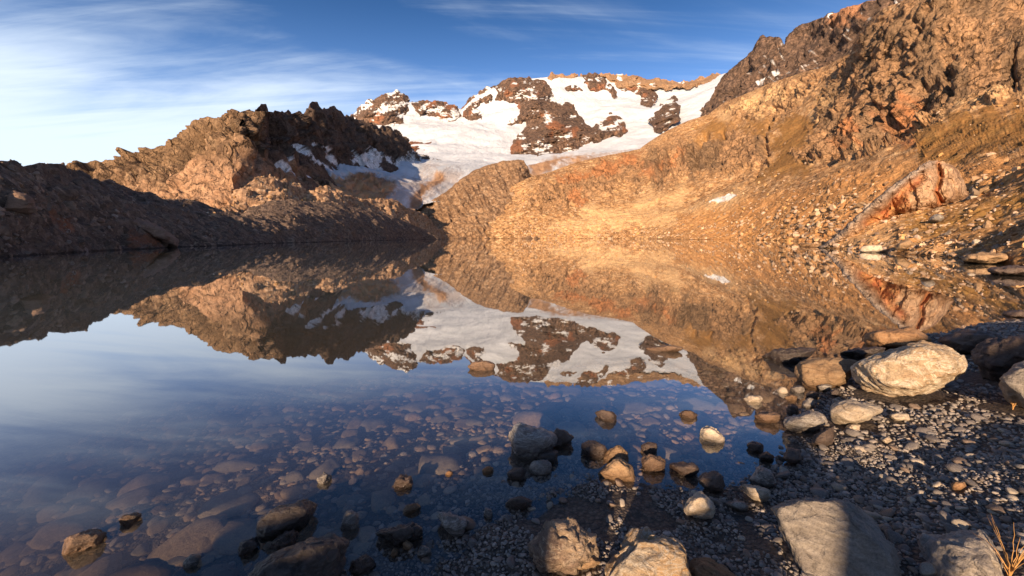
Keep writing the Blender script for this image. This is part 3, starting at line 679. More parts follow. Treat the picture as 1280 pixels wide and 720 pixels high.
pts = np.array(pts)
def emb(x, y):
    r = np.hypot(x, y) + .25
    return np.stack([np.log(r), x / r * 1.3, y / r * 1.3], -1)
_E = emb(pts[:, 0], pts[:, 1])
_K = np.linalg.norm(_E[:, None] - _E[None], axis=-1) + np.eye(len(pts)) * .01
_W = np.linalg.solve(_K, pts[:, 2])
def ground_z(x, y):
    x = np.asarray(x, float); y = np.asarray(y, float); E = emb(x, y).reshape(-1, 3); out = np.zeros(len(E))
    for i in range(0, len(E), 20000):
        out[i:i + 20000] = np.linalg.norm(E[i:i + 20000, None] - _E[None], axis=-1) @ _W
    out = out.reshape(np.shape(x)); r = np.hypot(x, y)
    P = np.stack([x, y, np.zeros_like(x)], -1)
    n = fbm(P, np.maximum(r * .004, .004), 1.1, .05, 1.0, 201) + fbm(P, np.maximum(r * .004, .004), .09, .12, .8, 205)
    return out + n * np.clip(4 / (r + .1), 0, 1)

def polar(rs, azs, zf):
    Rr, A = np.meshgrid(rs, azs, indexing='ij')
    x, y = Rr * np.sin(A), Rr * np.cos(A)
    return np.stack([x, y, zf(x, y)], -1)
azs = R(1) * np.concatenate([np.arange(-180, -62, 4), np.arange(-62, 62, .16), np.arange(62, 181, 4)])
azs[-1] = math.pi
rs = np.concatenate([np.geomspace(.25, 12, 380), np.geomspace(12.4, 13000, 70)])
Gd = polar(rs, azs, ground_z); Gd[:, -1, 2] = Gd[:, 0, 2]

def ground_mat():
    t = NT('shore_gravel_bed'); P = t.n('ShaderNodeNewGeometry').outputs['Position']
    a = t.noise(P, 1.2, 8, .6); b = t.noise(P, 14, 8, .7)
    wv = t.n('ShaderNodeVectorMath', operation='ADD'); t.set(wv.inputs[0], P)
    v1 = t.voro(P, 42, out='Color'); d1 = t.voro(P, 42); d2 = t.voro(P, 110); d3 = t.voro(P, 13)
    sp = t.n('ShaderNodeSeparateColor'); t.set(sp.inputs[0], v1)
    c = t.mix(t.ramp(a, .35, .65), (.105, .078, .062), (.075, .062, .055))
    c = t.mix(t.math('MULTIPLY', sp.outputs[0], .75), c, (.17, .13, .105))
    c = t.mix(t.math('MULTIPLY', t.ramp(sp.outputs[1], .6, 1), .5), c, (.05, .042, .04))
    c = t.mix(t.ramp(d1, .25, .6, 0, .6), c, (.02, .017, .015))
    sx = t.n('ShaderNodeSeparateXYZ'); t.set(sx.inputs[0], P)
    uw = t.ramp(sx.outputs[2], -.02, -.12)                   # silt settled on the drowned part of the bed
    silt = t.mix(t.ramp(b, .35, .65), (.17, .125, .088), (.25, .185, .135))
    silt = t.mix(t.ramp(d3, .2, .6, 0, .55), silt, (.045, .036, .028))
    c = t.mix(t.math('MULTIPLY', uw, .75), c, silt)
    h = t.math('SUBTRACT', t.math('MULTIPLY', b, .3), t.math('ADD', t.math('MULTIPLY', d1, .8), t.math('MULTIPLY', d2, .35)))
    return t.out(principled(t, c, .7, t.bump(h, .9, .02), .4))
tag(mesh_from('ground', Gd.reshape(-1, 3), grid_faces(*Gd.shape[:2]), ground_mat()), kind='structure')

# lake surface, with the depth of the water below each point
wrs = np.concatenate([np.geomspace(.3, 14, 260), np.geomspace(14.5, 520, 60)])
was = R(1) * np.concatenate([np.arange(-110, -62, 3), np.arange(-62, 62.1, .3), np.arange(64, 90, 3)])
Wd = polar(wrs, was, lambda x, y: ground_z(x, y))
depth = np.maximum(-Wd[..., 2], 0); Wd[..., 2] = 0
def water_mat():
    t = NT('lake_water'); P = t.n('ShaderNodeNewGeometry').outputs['Position']
    dp = t.attr('depth')
    rip = t.noise(t.mapping(P, (.6, 1.6, 1)), .7, 3, .5)
    nb = t.bump(rip, .010, .05)
    lw = t.n('ShaderNodeLayerWeight'); lw.inputs['Blend'].default_value = .5; t.set(lw.inputs['Normal'], nb)
    refl = t.math('ADD', t.math('MULTIPLY', t.math('POWER', lw.outputs['Facing'], 2.8), .97), .025)
    gl = t.n('ShaderNodeBsdfGlossy'); gl.inputs['Roughness'].default_value = .016; t.set(gl.inputs['Normal'], nb)
    gl.inputs['Color'].default_value = (.97, .98, 1.0, 1)
    tr = t.n('ShaderNodeBsdfTransparent')
    op = t.math('SUBTRACT', 1.0, t.math('POWER', 2.718, t.math('MULTIPLY', dp, -1.7)))
    t.set(tr.inputs['Color'], t.mix(t.ramp(dp, 0, 1.2), (.98, .97, .95), (.74, .72, .64)))
    df = t.n('ShaderNodeBsdfDiffuse'); t.set(df.inputs['Color'], t.mix(t.ramp(dp, .1, 2.0), (.095, .078, .06), (.066, .076, .072)))
    body = t.n('ShaderNodeMixShader'); t.set(body.inputs[0], op); t.set(body.inputs[1], tr.outputs[0]); t.set(body.inputs[2], df.outputs[0])
    mx = t.n('ShaderNodeMixShader'); t.set(mx.inputs[0], refl); t.set(mx.inputs[1], body.outputs[0]); t.set(mx.inputs[2], gl.outputs[0])
    return t.out(mx.outputs[0])
tag(mesh_from('lake_water', Wd.reshape(-1, 3), grid_faces(*Wd.shape[:2]), water_mat(), attrs={'depth': depth}), kind='structure')

# unseen rocky bank added behind the viewpoint, crest notched to shape the foreground shade
LD = -SUNV[:2] / np.linalg.norm(SUNV[:2]); LU = np.array([LD[1], -LD[0]])
HU = np.array([(-14,1.2),(-2.8,1.2),(-2.5,1.5),(-2.2,2.28),(-1.9,2.33),(-1.5,2.4),(-1.2,2.48),(-1.02,2.6),(-.97,2.84),(-.6,2.86),(-.54,2.7),(-.42,2.76),(-.385,1.95),(-.2,1.9),(-.1,2.3),(.06,2.42),(.14,2.6),(.2,2.6),(.25,2.78),(.42,2.78),(.475,2.72),(.505,2.1),(.62,2.12),(.65,2.88),(.9,2.92),(.96,3.06),(.985,2.9),(1.01,2.4),(1.09,2.4),(1.13,2.68),(1.3,2.74),(1.5,2.78),(1.62,2.92),(1.9,3.0),(2.1,3.15),(2.4,3.2),(2.55,3.8),(3.3,4.1),(4,4.5),(14,5)])
bu = np.concatenate([np.arange(-14, -3.5, .25), np.arange(-3.5, 2.5, .03), np.arange(2.5, 14, .25)]); bv = np.arange(-13, -3.2, .12)
U, Vv = np.meshgrid(bu, bv)
bx, by = U * LU[0] + Vv * LD[0], U * LU[1] + Vv * LD[1]
hh = np.interp(U, HU[:, 0], HU[:, 1])
prof = np.exp(-(np.abs((Vv + 7) / 2.0)) ** 2.0)
bz = (np.minimum(ground_z(bx, by), .5) - .3) * (1 - prof) + hh * prof + fbm(np.stack([bx, by, 0 * bx], -1), np.full(bx.shape, .03), .5, .09, .8, 221) * prof
M_SHADE_BANK = terrain_mat('shade_bank_rock', [(.2,.14,.1),(.14,.1,.075),(.27,.2,.15)], [], .6, .8)
tag(mesh_from('shade_bank', np.stack([bx, by, bz], -1).reshape(-1, 3), grid_faces(*bx.shape), M_SHADE_BANK), kind='structure')

# ------------------------------------------------------------------ rocks
_ICO = {}
def ico(level):
    if level not in _ICO:
        bm = bmesh.new(); bmesh.ops.create_icosphere(bm, subdivisions=level, radius=1)
        V = np.array([v.co[:] for v in bm.verts]); V /= np.linalg.norm(V, axis=1, keepdims=True)
        Fc = np.array([[v.index for v in f.verts] for f in bm.faces]); bm.free(); _ICO[level] = (V, Fc)
    return _ICO[level]

def hull_planes(Q):
    bm = bmesh.new()
    for q in Q: bm.verts.new(q)
    bmesh.ops.convex_hull(bm, input=bm.verts); bm.normal_update()
    pl = []
    for f in bm.faces:
        n = np.array(f.normal[:]); d = float(n @ np.array(f.verts[0].co[:]))
        if d < 0: n, d = -n, -d
        pl.append((*n, max(d, .02)))
    bm.free(); return np.array(pl)

def rock_verts(Q, level, soft=14, amp=.05, seed=0, strata=None):
    """rounded convex stone spanned by the points Q (n,3), with chipped, layered surface; -> vertices, faces"""
    Q = np.asarray(Q, float); c = Q.mean(0); Q = Q - c
    _, sv, B = np.linalg.svd(Q, full_matrices=False)
    S = np.maximum(np.abs(Q @ B.T).max(0), 1e-4)
    Qn = Q @ B.T / S
    pl = hull_planes(Qn); rg = np.random.default_rng(seed + 400)
    nc = int(rg.integers(8, 14)); cn = rg.normal(0, 1, (nc, 3)); cn /= np.linalg.norm(cn, axis=1, keepdims=True)
    pl = np.concatenate([pl, np.c_[cn, (Qn @ cn.T).max(0) * rg.uniform(.64, .92, nc)]])
    V, Fc = ico(level)
    k = np.maximum((V @ pl[:, :3].T) / pl[:, 3], 0)
    soft = soft * 1.9
    r = 1 / (np.sum(k ** soft, 1) ** (1 / soft) + 1e-9)
    W = (V * r[:, None] * S) @ B
    size = float(np.mean(S)); N = V / S @ B; N /= np.linalg.norm(N, axis=1, keepdims=True)
    q = W / size + seed * 7.7
    d = noise3(q * 1.3, seed) * .9 + (.45 - 1.5 * np.abs(noise3(q * 2.6, seed + 1))) * .5 + (.45 - 1.5 * np.abs(noise3(q * 6, seed + 2))) * .25 + noise3(q * 14, seed + 3) * .12
    if level >= 4: d = d + facet(q * 2.1 + noise3(q * 3, seed + 9)[:, None] * .25, seed, .8) * 1.25 + facet(q * 5.0, seed + 1, .7) * .6
    d = d + (.45 - 1.5 * np.abs(noise3(q * 11, seed + 8))) * .18
    if level >= 5: d = d + noise3(q * 28, seed + 4) * .09 + noise3(q * 60, seed + 5) * .05
    if strata is not None:
        ax = np.array(strata[:3], float); ax /= np.linalg.norm(ax)
        tt = (W / size) @ ax * strata[3] + noise3(q * 1.2, seed + 6) * 1.2
        f = tt - np.floor(tt); d = d + (np.minimum(f * 2.5, 1) * (1 - f)) * strata[4]
    return W + N * (d * amp * 1.35 * size)[:, None] + c, Fc

RM = {
 'pale':   rock_mat('pale_veined_rock', [(.40,.29,.19),(.50,.40,.29),(.33,.205,.12)], (.68,.60,.49), .8, 3.0, .7, .55, .35, (.35,.5,.2), .2),
 'cream':  rock_mat('cream_rock', [(.50,.42,.33),(.40,.31,.225),(.58,.51,.43)], None, .8, 6.0, .6, .5, .3, (.3,.4,.1), .25),
 'tan':    rock_mat('tan_rock', [(.34,.225,.135),(.27,.17,.10),(.42,.30,.19)], None, .8, 5.0, .7, .5, .75, (.6,.2,.5), .25),
 'orange': rock_mat('orange_rock', [(.33,.185,.095),(.25,.14,.075),(.38,.25,.15)], None, .75, 6.0, .8, .5, .6, (.6,.2,.5), .3),
 'brown':  rock_mat('brown_wet_rock', [(.115,.08,.066),(.082,.06,.052),(.165,.115,.092)], None, .55, 6.0, .7, .5, .7, (.2,.6,.3), .45),
 'dark':   rock_mat('dark_wet_rock', [(.075,.055,.048),(.05,.04,.037),(.115,.085,.07)], None, .42, 6.0, .7, .5, .6, (.2,.4,.5), .5),
 'grey':   rock_mat('grey_layered_rock', [(.19,.165,.15),(.13,.115,.108),(.27,.235,.21)], (.40,.37,.34), .5, 5.0, .7, .6, .55, (.2,.3,.6), .5),
 'slab':   rock_mat('slate_slab_rock', [(.285,.25,.22),(.215,.185,.165),(.38,.335,.295)], None, .62, 4.0, .7, .7, .0, (.1,.25,.3), .4),
 'mixed':  rock_mat('brown_cream_rock', [(.15,.10,.08),(.36,.26,.18),(.20,.135,.10)], (.42,.33,.25), .65, 4.0, .9, .5, .4, (.5,.2,.4), .4),
 'umber':  rock_mat('umber_rock', [(.20,.125,.082),(.145,.095,.068),(.26,.17,.11)], None, .6, 6.0, .8, .5, .6, (.6,.2,.5), .4),
 'silver': rock_mat('silver_topped_rock', [(.30,.275,.265),(.20,.18,.175),(.42,.39,.37)], (.55,.53,.5), .5, 5.0, .8, .7, .85, (.2,.5,.6), .5, .17),
 'rusty':  rock_mat('rusty_pale_rock', [(.42,.34,.26),(.48,.30,.15),(.50,.43,.35)], (.55,.50,.44), .8, 5.0, .9, .4, .0, (.4,.3,.2), .25),
}

def boulder(name, label, sil, mat, th=.7, front=.5, amp=.05, soft=14, seed=None, zbase=None, D=None, cat='rock', group=None, ridge=(), strata=None, inner=.6, sink=.06, level=None):
    """a stone whose outline is seen as `sil` (photo pixels); it stands on the ground at its lowest point, th = thickness / width"""
    sil = np.array(sil, float); seed = seed if seed is not None else int(abs(sil.sum())) % 97
    c = sil.mean(0); bot = sil[sil[:, 1].argmax()].copy()
    cr = ray(*c); cr /= np.linalg.norm(cr)
    if D is None:
        zz = 0.0
        for _ in range(6):
            g = at_z(bot[0], bot[1], zz); gz = float(ground_z(g[0], g[1])); zz = max(gz, 0.0) if zbase is None else zbase
        dist = (g - CAM) @ cr
    else: dist = (at_range(bot[0], bot[1], D) - CAM) @ cr
    s2 = sil.copy(); hgt = np.ptp(sil[:, 1]); lowm = sil[:, 1] > bot[1] - hgt * .35
    s2[lowm, 1] += hgt * sink
    if D is None and zbase is None and gz < 0: s2[lowm, 1] += min(-gz + .02, .10) * .35 * F / dist
    def on(p, off=0.0):
        r = ray(p[:, 0], p[:, 1]); return CAM + r * ((dist - off) / (r @ cr))[:, None]
    wpx = math.sqrt(np.ptp(sil[:, 0]) * max(hgt, np.ptp(sil[:, 0]) * .3)); W = wpx / F * dist
    rg = np.random.default_rng(seed)
    ring = on(s2)
    fr = on(c + (sil - c) * inner + rg.normal(0, .05, s2.shape) * hgt, W * th * front)
    bk = on(c + (s2 - c) * inner, -W * th * (1 - front))
    Q = [ring, fr, bk]
    for (rx, ry, ro) in ridge: Q.append(on(np.array([[rx, ry]], float), ro * W))
    lv = level or (6 if wpx > 80 else 5 if wpx > 28 else 4 if wpx > 12 else 3)
    V, Fc = rock_verts(np.concatenate(Q), lv, soft, amp, seed, strata)
    if D is None and zbase is None and gz < 0 and wpx < 60: V[:, 2] -= .2 * max(V[:, 2].max(), 0)      # low in the water
    org = V.mean(0); org[2] = V[:, 2].min()
    o = mesh_from(name, V, Fc, RM[mat] if isinstance(mat, str) else mat, True, origin=org)
    return tag(o, label, cat, group)

B = boulder
# the boulders of the right-hand shore
B('boulder', 'largest pale cream boulder with white veins on the gravel shore', [(1060,458),(1075,445),(1100,438),(1130,429),(1165,424),(1190,431),(1205,441),(1211,455),(1208,470),(1195,480),(1175,488),(1150,490),(1120,494),(1095,489),(1078,482),(1066,470)], 'pale', .75, .55, .045, 16, 3, ridge=[(1085,458,.34),(1165,446,.32),(1125,474,.36)], strata=(.3,.2,1,5,.3), cat='boulder')
B('boulder', 'angular tan block with dark left face, standing in the water left of the largest boulder', [(994,450),(1001,441),(1020,437),(1050,439),(1077,441),(1070,452),(1058,468),(1035,474),(1014,480),(1000,474),(994,462)], 'tan', .8, .5, .04, 22, 5, ridge=[(1026,447,.30),(1018,470,.28)], cat='boulder')
B('boulder', 'flat-topped ochre block in the water behind the largest boulder', [(1079,416),(1084,405),(1108,400),(1143,395),(1150,399),(1168,418),(1150,428),(1120,430),(1088,431)], 'orange', .9, .5, .04, 22, 6, ridge=[(1120,415,.28)], cat='boulder')
B('flat_rock', 'thin black flat rock tilted in the water left of the tan block', [(947,438),(957,432),(1000,430),(1022,431),(1018,437),(1000,446),(985,450),(965,446)], 'dark', 1.0, .5, .05, 16, 7)
B('flat_rock', 'thin black flat rock low in the water behind the largest boulder', [(1046,438),(1065,433),(1098,429),(1109,431),(1098,441),(1072,444)], 'dark', 1.0, .5, .05, 16, 8)
B('boulder', 'dark brown ledge rock at the water behind the largest boulder, beside the rough dark rock', [(1168,424),(1190,416),(1212,413),(1240,416),(1256,422),(1240,436),(1215,442),(1195,438)], 'brown', 1.0, .5, .07, 14, 9, cat='boulder')
B('boulder', 'rough dark brown rock in shade right of the largest boulder', [(1208,446),(1222,430),(1245,419),(1275,420),(1312,424),(1318,450),(1290,464),(1250,474),(1225,464)], 'brown', .9, .5, .09, 12, 11, cat='boulder')
B('boulder', 'pale-topped boulder with dark front cut by the right picture edge', [(1239,476),(1258,464),(1280,451),(1310,445),(1332,470),(1320,508),(1288,510),(1264,502),(1250,490)], 'slab', .8, .5, .05, 18, 13, ridge=[(1268,474,.34)], cat='boulder')
B('boulder', 'smooth rounded pale boulder in front of the largest boulder', [(1028,516),(1036,505),(1055,498),(1075,496),(1095,501),(1107,511),(1109,518),(1090,526),(1060,531),(1040,529)], 'cream', .9, .5, .03, 9, 15, cat='boulder')
B('boulder', 'grey wet shiny rock at the waterline left of the smooth pale boulder', [(975,527),(985,519),(1005,513),(1024,515),(1035,522),(1037,530),(1020,538),(1000,542),(982,537)], 'grey', .9, .5, .05, 10, 16, strata=(.2,.3,1,6,.4), cat='boulder')
B('stone', 'dark brown angular stone wedged under the grey wet rock', [(1010,552),(1020,540),(1044,531),(1045,550),(1034,557),(1018,557)], 'brown', .8, .5, .05, 20, 17)
B('stone', 'pale flat pebble-like block right of the smooth pale boulder', [(1110,518),(1122,515),(1139,518),(1138,527),(1124,527),(1112,523)], 'cream', .9, .5, .04, 18, 18)
B('stone', 'small cream stone just below the smooth pale boulder', [(1054,533),(1065,529),(1077,531),(1074,538),(1058,538)], 'cream', .9, .5, .04, 10, 19)
B('stone', 'bright oval stone alone on the dark gravel below the smooth pale boulder', [(1097,549),(1103,545),(1112,546),(1117,551),(1108,555)], 'cream', .9, .5, .03, 8, 20)
B('stone', 'reddish brown rounded stone on the gravel of the right shore', [(1186,606),(1194,600),(1206,602),(1209,609),(1200,614),(1190,612)], 'orange', .9, .5, .03, 9, 24)
# stones standing in the shallows in front of the large boulders
B('stone', 'small white pyramid-shaped stone standing in the shallow water', [(874,541),(878,530),(881,524),(886,527),(900,535),(908,541),(905,547),(888,549),(876,546)], 'cream', .8, .5, .05, 18, 21)
B('stone', 'small orange pointed stone in the water behind the white pyramid-shaped stone', [(847,515),(855,510),(866,512),(873,517),(865,521),(853,519)], 'umber', 1.0, .5, .06, 16, 22)
B('stone', 'small dark brown stone alone in the blue water beyond the silver-topped rock', [(740,511),(750,508),(765,512),(772,517),(768,524),(755,522)], 'brown', 1.0, .5, .05, 12, 23)
B('stone', 'cream oblong stone in the water left of the stone cluster by the tan block', [(928,497),(935,493),(950,492),(954,497),(948,502),(937,502)], 'cream', 1.0, .5, .05, 12, 25)
B('stone', 'brown red-lit stone in the water below the cream oblong stone', [(940,518),(950,511),(965,512),(979,516),(972,523),(955,525)], 'umber', 1.0, .5, .06, 12, 26)
B('stone', 'red brown wedge at the waterline right of the white pyramid-shaped stone', [(931,554),(940,549),(953,552),(957,557),(950,563),(938,562)], 'brown', 1.0, .5, .05, 18, 27)
B('flat_rock', 'flat dark stone half in the water beside the red brown wedge', [(946,567),(958,561),(970,567),(966,576),(952,574)], 'dark', 1.2, .5, .05, 16, 28)
B('boulder', 'brown blunt stone on the wet gravel right of the red brown wedge', [(977,573),(985,558),(1000,561),(1005,577),(990,582)], 'brown', .8, .5, .05, 14, 29)
for i, (pl, lb, mt) in enumerate([
  ([(970,486),(976,481),(985,483),(986,488),(977,490)], 'palest oval stone of the cluster in the water by the tan block', 'cream'),
  ([(986,484),(994,479),(1006,481),(1008,487),(995,489)], 'grey oval stone behind the middle of the cluster by the tan block', 'grey'),
  ([(979,495),(990,490),(998,494),(996,499),(984,499)], 'brownish pink stone in the cluster by the tan block', 'tan'),
  ([(1000,503),(1008,493),(1018,495),(1020,505),(1008,508)], 'taller grey stone at the front of the cluster by the tan block', 'grey'),
  ([(1020,482),(1030,478),(1041,482),(1036,489),(1024,488)], 'grey cap-shaped stone touching the shadow of the tan block', 'grey'),
  ([(1036,490),(1044,485),(1051,489),(1048,496),(1040,496)], 'dark grey stone at the right end of the cluster by the tan block', 'dark'),
  ([(981,512),(986,502),(998,504),(1000,513),(990,516)], 'dark brown stone just behind the grey wet rock', 'brown'),
  ([(1006,492),(1014,485),(1024,489),(1022,496),(1012,497)], 'brown stone in the centre of the cluster by the tan block', 'brown')]):
    B('stone', lb, pl, mt, .9, .5, .05, 11, 60 + i)
# the rocks in the middle foreground
B('boulder', 'silver-topped dark rock standing in the shallow water', [(633,556),(635,535),(641,522),(655,519),(675,521),(692,527),(700,536),(692,552),(683,562),(666,567),(648,563)], 'silver', .8, .5, .05, 13, 31, ridge=[(655,536,.25),(690,534,.2)], strata=(.6,.2,.7,7,.3), cat='boulder')
B('boulder', 'dark brown wedge leaning on the right side of the silver-topped rock', [(682,556),(690,530),(706,533),(718,541),(712,549),(700,553)], 'brown', .9, .3, .05, 14, 32, cat='boulder')
B('stone', 'dark rounded stone touching the front of the silver-topped rock', [(668,571),(673,560),(690,556),(700,561),(699,571),(688,576),(674,575)], 'dark', .9, .5, .04, 9, 33)
B('stone', 'dark wet stone with white flecks in front of the silver-topped rock', [(657,580),(662,572),(680,570),(692,575),(690,585),(678,590),(663,588)], 'grey', .9, .5, .04, 9, 34)
B('stone', 'brown rounded stone left of the white-flecked stone', [(631,588),(640,582),(653,579),(660,585),(655,594),(640,597)], 'brown', .9, .5, .03, 8, 35)
B('boulder', 'smooth dark brown dome rock right of the silver-topped rock', [(720,557),(728,548),(742,544),(756,549),(762,559),(755,567),(742,569),(728,563)], 'brown', .9, .5, .03, 8, 36, cat='boulder')
B('boulder', 'tan triangular rock with a lit flat front right of the smooth dome rock', [(738,584),(748,575),(762,568),(778,567),(792,577),(802,593),(795,597),(775,597),(755,591)], 'tan', .9, .5, .045, 20, 37, ridge=[(764,574,.3),(790,586,.25)], cat='boulder')
B('stone', 'small broken tan rock just behind the tan triangular rock', [(752,573),(760,560),(770,550),(778,551),(785,560),(787,569),(768,572)], 'tan', .9, .5, .07, 16, 38)
B('stone', 'orange broken stone with a black left side beside the tan triangular rock', [(800,572),(812,563),(826,567),(836,575),(830,584),(815,586),(806,580)], 'umber', .9, .5, .07, 18, 39)
B('stone', 'low brown wet stone with a lit corner near the white pyramid-shaped stone', [(833,578),(845,573),(868,574),(878,580),(872,588),(858,592),(845,588)], 'brown', 1.0, .5, .04, 9, 40)
B('stone', 'dark brown stone behind the orange broken stone', [(798,555),(810,549),(822,551),(822,561),(806,563)], 'brown', .9, .5, .05, 12, 41)
B('boulder', 'purple grey round-backed rock on the wet gravel right of the low brown stone', [(866,602),(877,591),(895,588),(908,597),(909,612),(897,617),(880,610)], 'brown', .9, .5, .05, 11, 42, cat='boulder')
B('stone', 'cream pointed stone with shaded right face on the dark gravel', [(853,636),(860,624),(874,612),(884,619),(895,635),(893,646),(876,648),(858,643)], 'cream', .9, .5, .045, 20, 43, ridge=[(879,630,.3)])
B('stone', 'grey pointed upright stone above the striped stone', [(933,600),(944,584),(953,580),(964,587),(974,604),(969,611),(948,609)], 'grey', .9, .4, .04, 12, 44, strata=(.8,.2,.6,7,.2))
B('stone', 'striped cream and brown stone leaning below the grey pointed stone', [(926,606),(933,603),(950,608),(963,612),(964,621),(955,628),(940,625),(931,618)], 'cream', .9, .6, .04, 12, 45, strata=(.5,.2,.8,9,.5))
B('stone', 'grey flat stone left of the large slab with the sunlit patch', [(906,629),(915,624),(930,625),(939,633),(935,640),(920,639)], 'grey', 1.0, .5, .04, 10, 46)
# the large rocks along the bottom edge
B('slab_rock', 'large tilted grey slab with a sunlit patch at the bottom right', [(962,636),(980,626),(1010,627),(1045,624),(1078,628),(1092,641),(1108,665),(1118,692),(1130,760),(1022,760),(1006,705),(985,668)], 'slab', .35, .55, .035, 20, 51, strata=(.25,.9,.5,8,.9), zbase=.12, inner=.86, cat='boulder')
B('boulder', 'dark red and grey rock with a pale cracked right side in the bottom right corner', [(1134,684),(1150,673),(1185,668),(1220,664),(1236,676),(1244,692),(1266,722),(1280,760),(1150,760)], 'slab', .7, .5, .055, 16, 53, zbase=.2, ridge=[(1196,690,.32)], cat='boulder')
B('boulder', 'big rusty pale boulder at the middle of the bottom edge', [(735,730),(758,695),(775,668),(800,657),(820,658),(845,672),(866,688),(872,700),(885,762),(730,762)], 'rusty', .7, .5, .07, 13, 55, zbase=.07, ridge=[(815,676,.3),(785,700,.38)], cat='boulder')
B('stone', 'orange flat rock touching the right side of the big rusty boulder', [(858,703),(870,695),(890,698),(925,721),(940,760),(865,760)], 'orange', .7, .5, .045, 18, 56, zbase=.06)
B('boulder', 'brown and cream rough rock left of the big rusty boulder', [(660,684),(670,666),(690,649),(714,645),(734,660),(746,680),(744,704),(720,714),(690,714),(668,703)], 'mixed', .8, .5, .09, 14, 57, ridge=[(700,672,.34)], cat='boulder')
B('stone', 'small orange-lit stone at the foot of the brown and cream rough rock', [(714,704),(726,697),(744,694),(752,702),(740,711),(722,712)], 'tan', .9, .5, .06, 16, 58)
B('boulder', 'grey-topped wedge rock at the water edge left of the brown and cream rock', [(542,638),(555,632),(574,634),(590,646),(585,656),(572,667),(560,656),(547,648)], 'grey', .8, .5, .06, 16, 59, cat='boulder')
B('flat_rock', 'long dark rough rock in the water left of the grey-topped wedge', [(465,660),(485,653),(505,654),(530,649),(535,658),(520,668),(500,675),(482,668)], 'dark', .9, .5, .08, 12, 61)
B('stone', 'brown hump stone at the water edge above the brown and cream rock', [(629,627),(640,617),(655,615),(666,620),(665,631),(645,634)], 'brown', .9, .5, .04, 10, 62)
B('stone', 'small grey round stone right of the grey-topped wedge', [(602,640),(607,632),(615,634),(617,642),(608,646)], 'grey', .9, .5, .03, 8, 63)
B('boulder', 'long black rock with a pale left tip lying in the water', [(317,660),(323,646),(348,631),(388,624),(399,630),(396,641),(375,656),(350,669),(324,671)], 'dark', .7, .5, .045, 14, 64, strata=(.2,.8,.5,5,.3), cat='boulder')
B('stone', 'rough brown stone against the front of the long black rock', [(338,673),(350,663),(368,656),(377,665),(366,673),(350,678)], 'brown', .9, .6, .10, 12, 65)
B('stone', 'rough brown stone left of the tip of the long black rock', [(291,685),(299,673),(320,668),(327,677),(318,687),(302,689)], 'brown', .9, .5, .09, 12, 66)
B('boulder', 'big dark cracked rock with rusty left side at the lower left edge', [(298,730),(318,706),(350,690),(380,676),(405,667),(430,668),(443,675),(436,691),(416,712),(402,762),(300,762)], 'dark', .6, .5, .05, 14, 67, zbase=-.05, strata=(.3,.8,.4,4,.3), ridge=[(385,700,.25)], cat='boulder')
B('flat_rock', 'gold-lit rough flat rock alone in the water at the far left', [(65,681),(75,670),(95,660),(124,655),(136,660),(133,668),(120,678),(95,687),(77,686)], 'umber', .6, .5, .055, 14, 68)
B('flat_rock', 'small gold-lit rough rock in the water behind the far left flat rock', [(144,648),(155,641),(168,638),(179,640),(172,648),(158,655)], 'umber', .6, .5, .055, 14, 69)
B('stone', 'small dark pointed stone in the water left of the big dark cracked rock', [(227,699),(238,690),(255,689),(252,697),(240,705),(230,707)], 'grey', .9, .5, .06, 16, 70)
B('stone', 'rough brown stone in the shallows between the long black rock and the silver-topped rock', [(487,601),(500,590),(515,592),(517,602),(502,606)], 'brown', 1.0, .5, .09, 12, 71)
B('stone', 'half-drowned stone with a grey tip behind the big dark cracked rock', [(424,652),(430,637),(440,632),(449,640),(446,656)], 'grey', .9, .5, .06, 12, 72)
B('stone', 'small bright grey stone in the shallows behind the long black rock', [(394,596),(405,588),(416,592),(412,600),(401,602)], 'grey', 1.0, .5, .06, 14, 73)
B('stone', 'tiny orange stone in the shallows left of the brown rounded stone', [(601,584),(612,580),(619,584),(614,589),(604,589)], 'orange', 1.0, .5, .04, 10, 74)
B('stone', 'tiny orange stone breaking the water in front of the silver-topped rock, farther left', [(555,590),(561,586),(567,589),(562,592)], 'orange', 1.0, .5, .05, 10, 75)
B('stone', 'low pink-tipped stone in the water behind the long dark rough rock', [(500,640),(506,629),(522,626),(528,631),(512,638)], 'tan', .9, .5, .06, 12, 76)
B('stone', 'brown cracked stone on the gravel at the bottom left of the shore', [(431,706),(445,691),(463,687),(471,700),(457,713),(440,714)], 'brown', .9, .5, .08, 14, 77)
B('stone', 'reddish brick-shaped stone below the long dark rough rock', [(503,677),(508,672),(517,678),(514,685),(505,682)], 'tan', .9, .5, .04, 20, 78)
B('stone', 'grey rounded stone below the tail of the long dark rough rock', [(519,690),(525,679),(538,680),(541,689),(530,694)], 'grey', .9, .5, .04, 12, 79)
B('stone', 'slim pinkish upright stone at the bottom of the left gravel edge', [(487,690),(491,682),(498,684),(498,692),(491,694)], 'tan', .9, .5, .04, 12, 80)
# stones breaking the mirror of the lake
B('flat_rock', 'orange flat rock breaking the mirrored snow near the middle of the lake', [(583,455),(594,449),(608,448),(622,452),(618,460),(600,462),(588,460)], 'umber', .5, .5, .05, 14, 81)
B('flat_rock', 'thin red brown flat rock in the lake right of the orange one', [(806,433),(828,429),(857,430),(851,435),(826,438),(811,437)], 'umber', .5, .5, .04, 14, 82)
B('flat_rock', 'dark flat rock in the lake at the right picture edge', [(1249,389),(1270,385),(1292,386),(1288,396),(1262,396)], 'brown', 1.2, .5, .05, 14, 83)

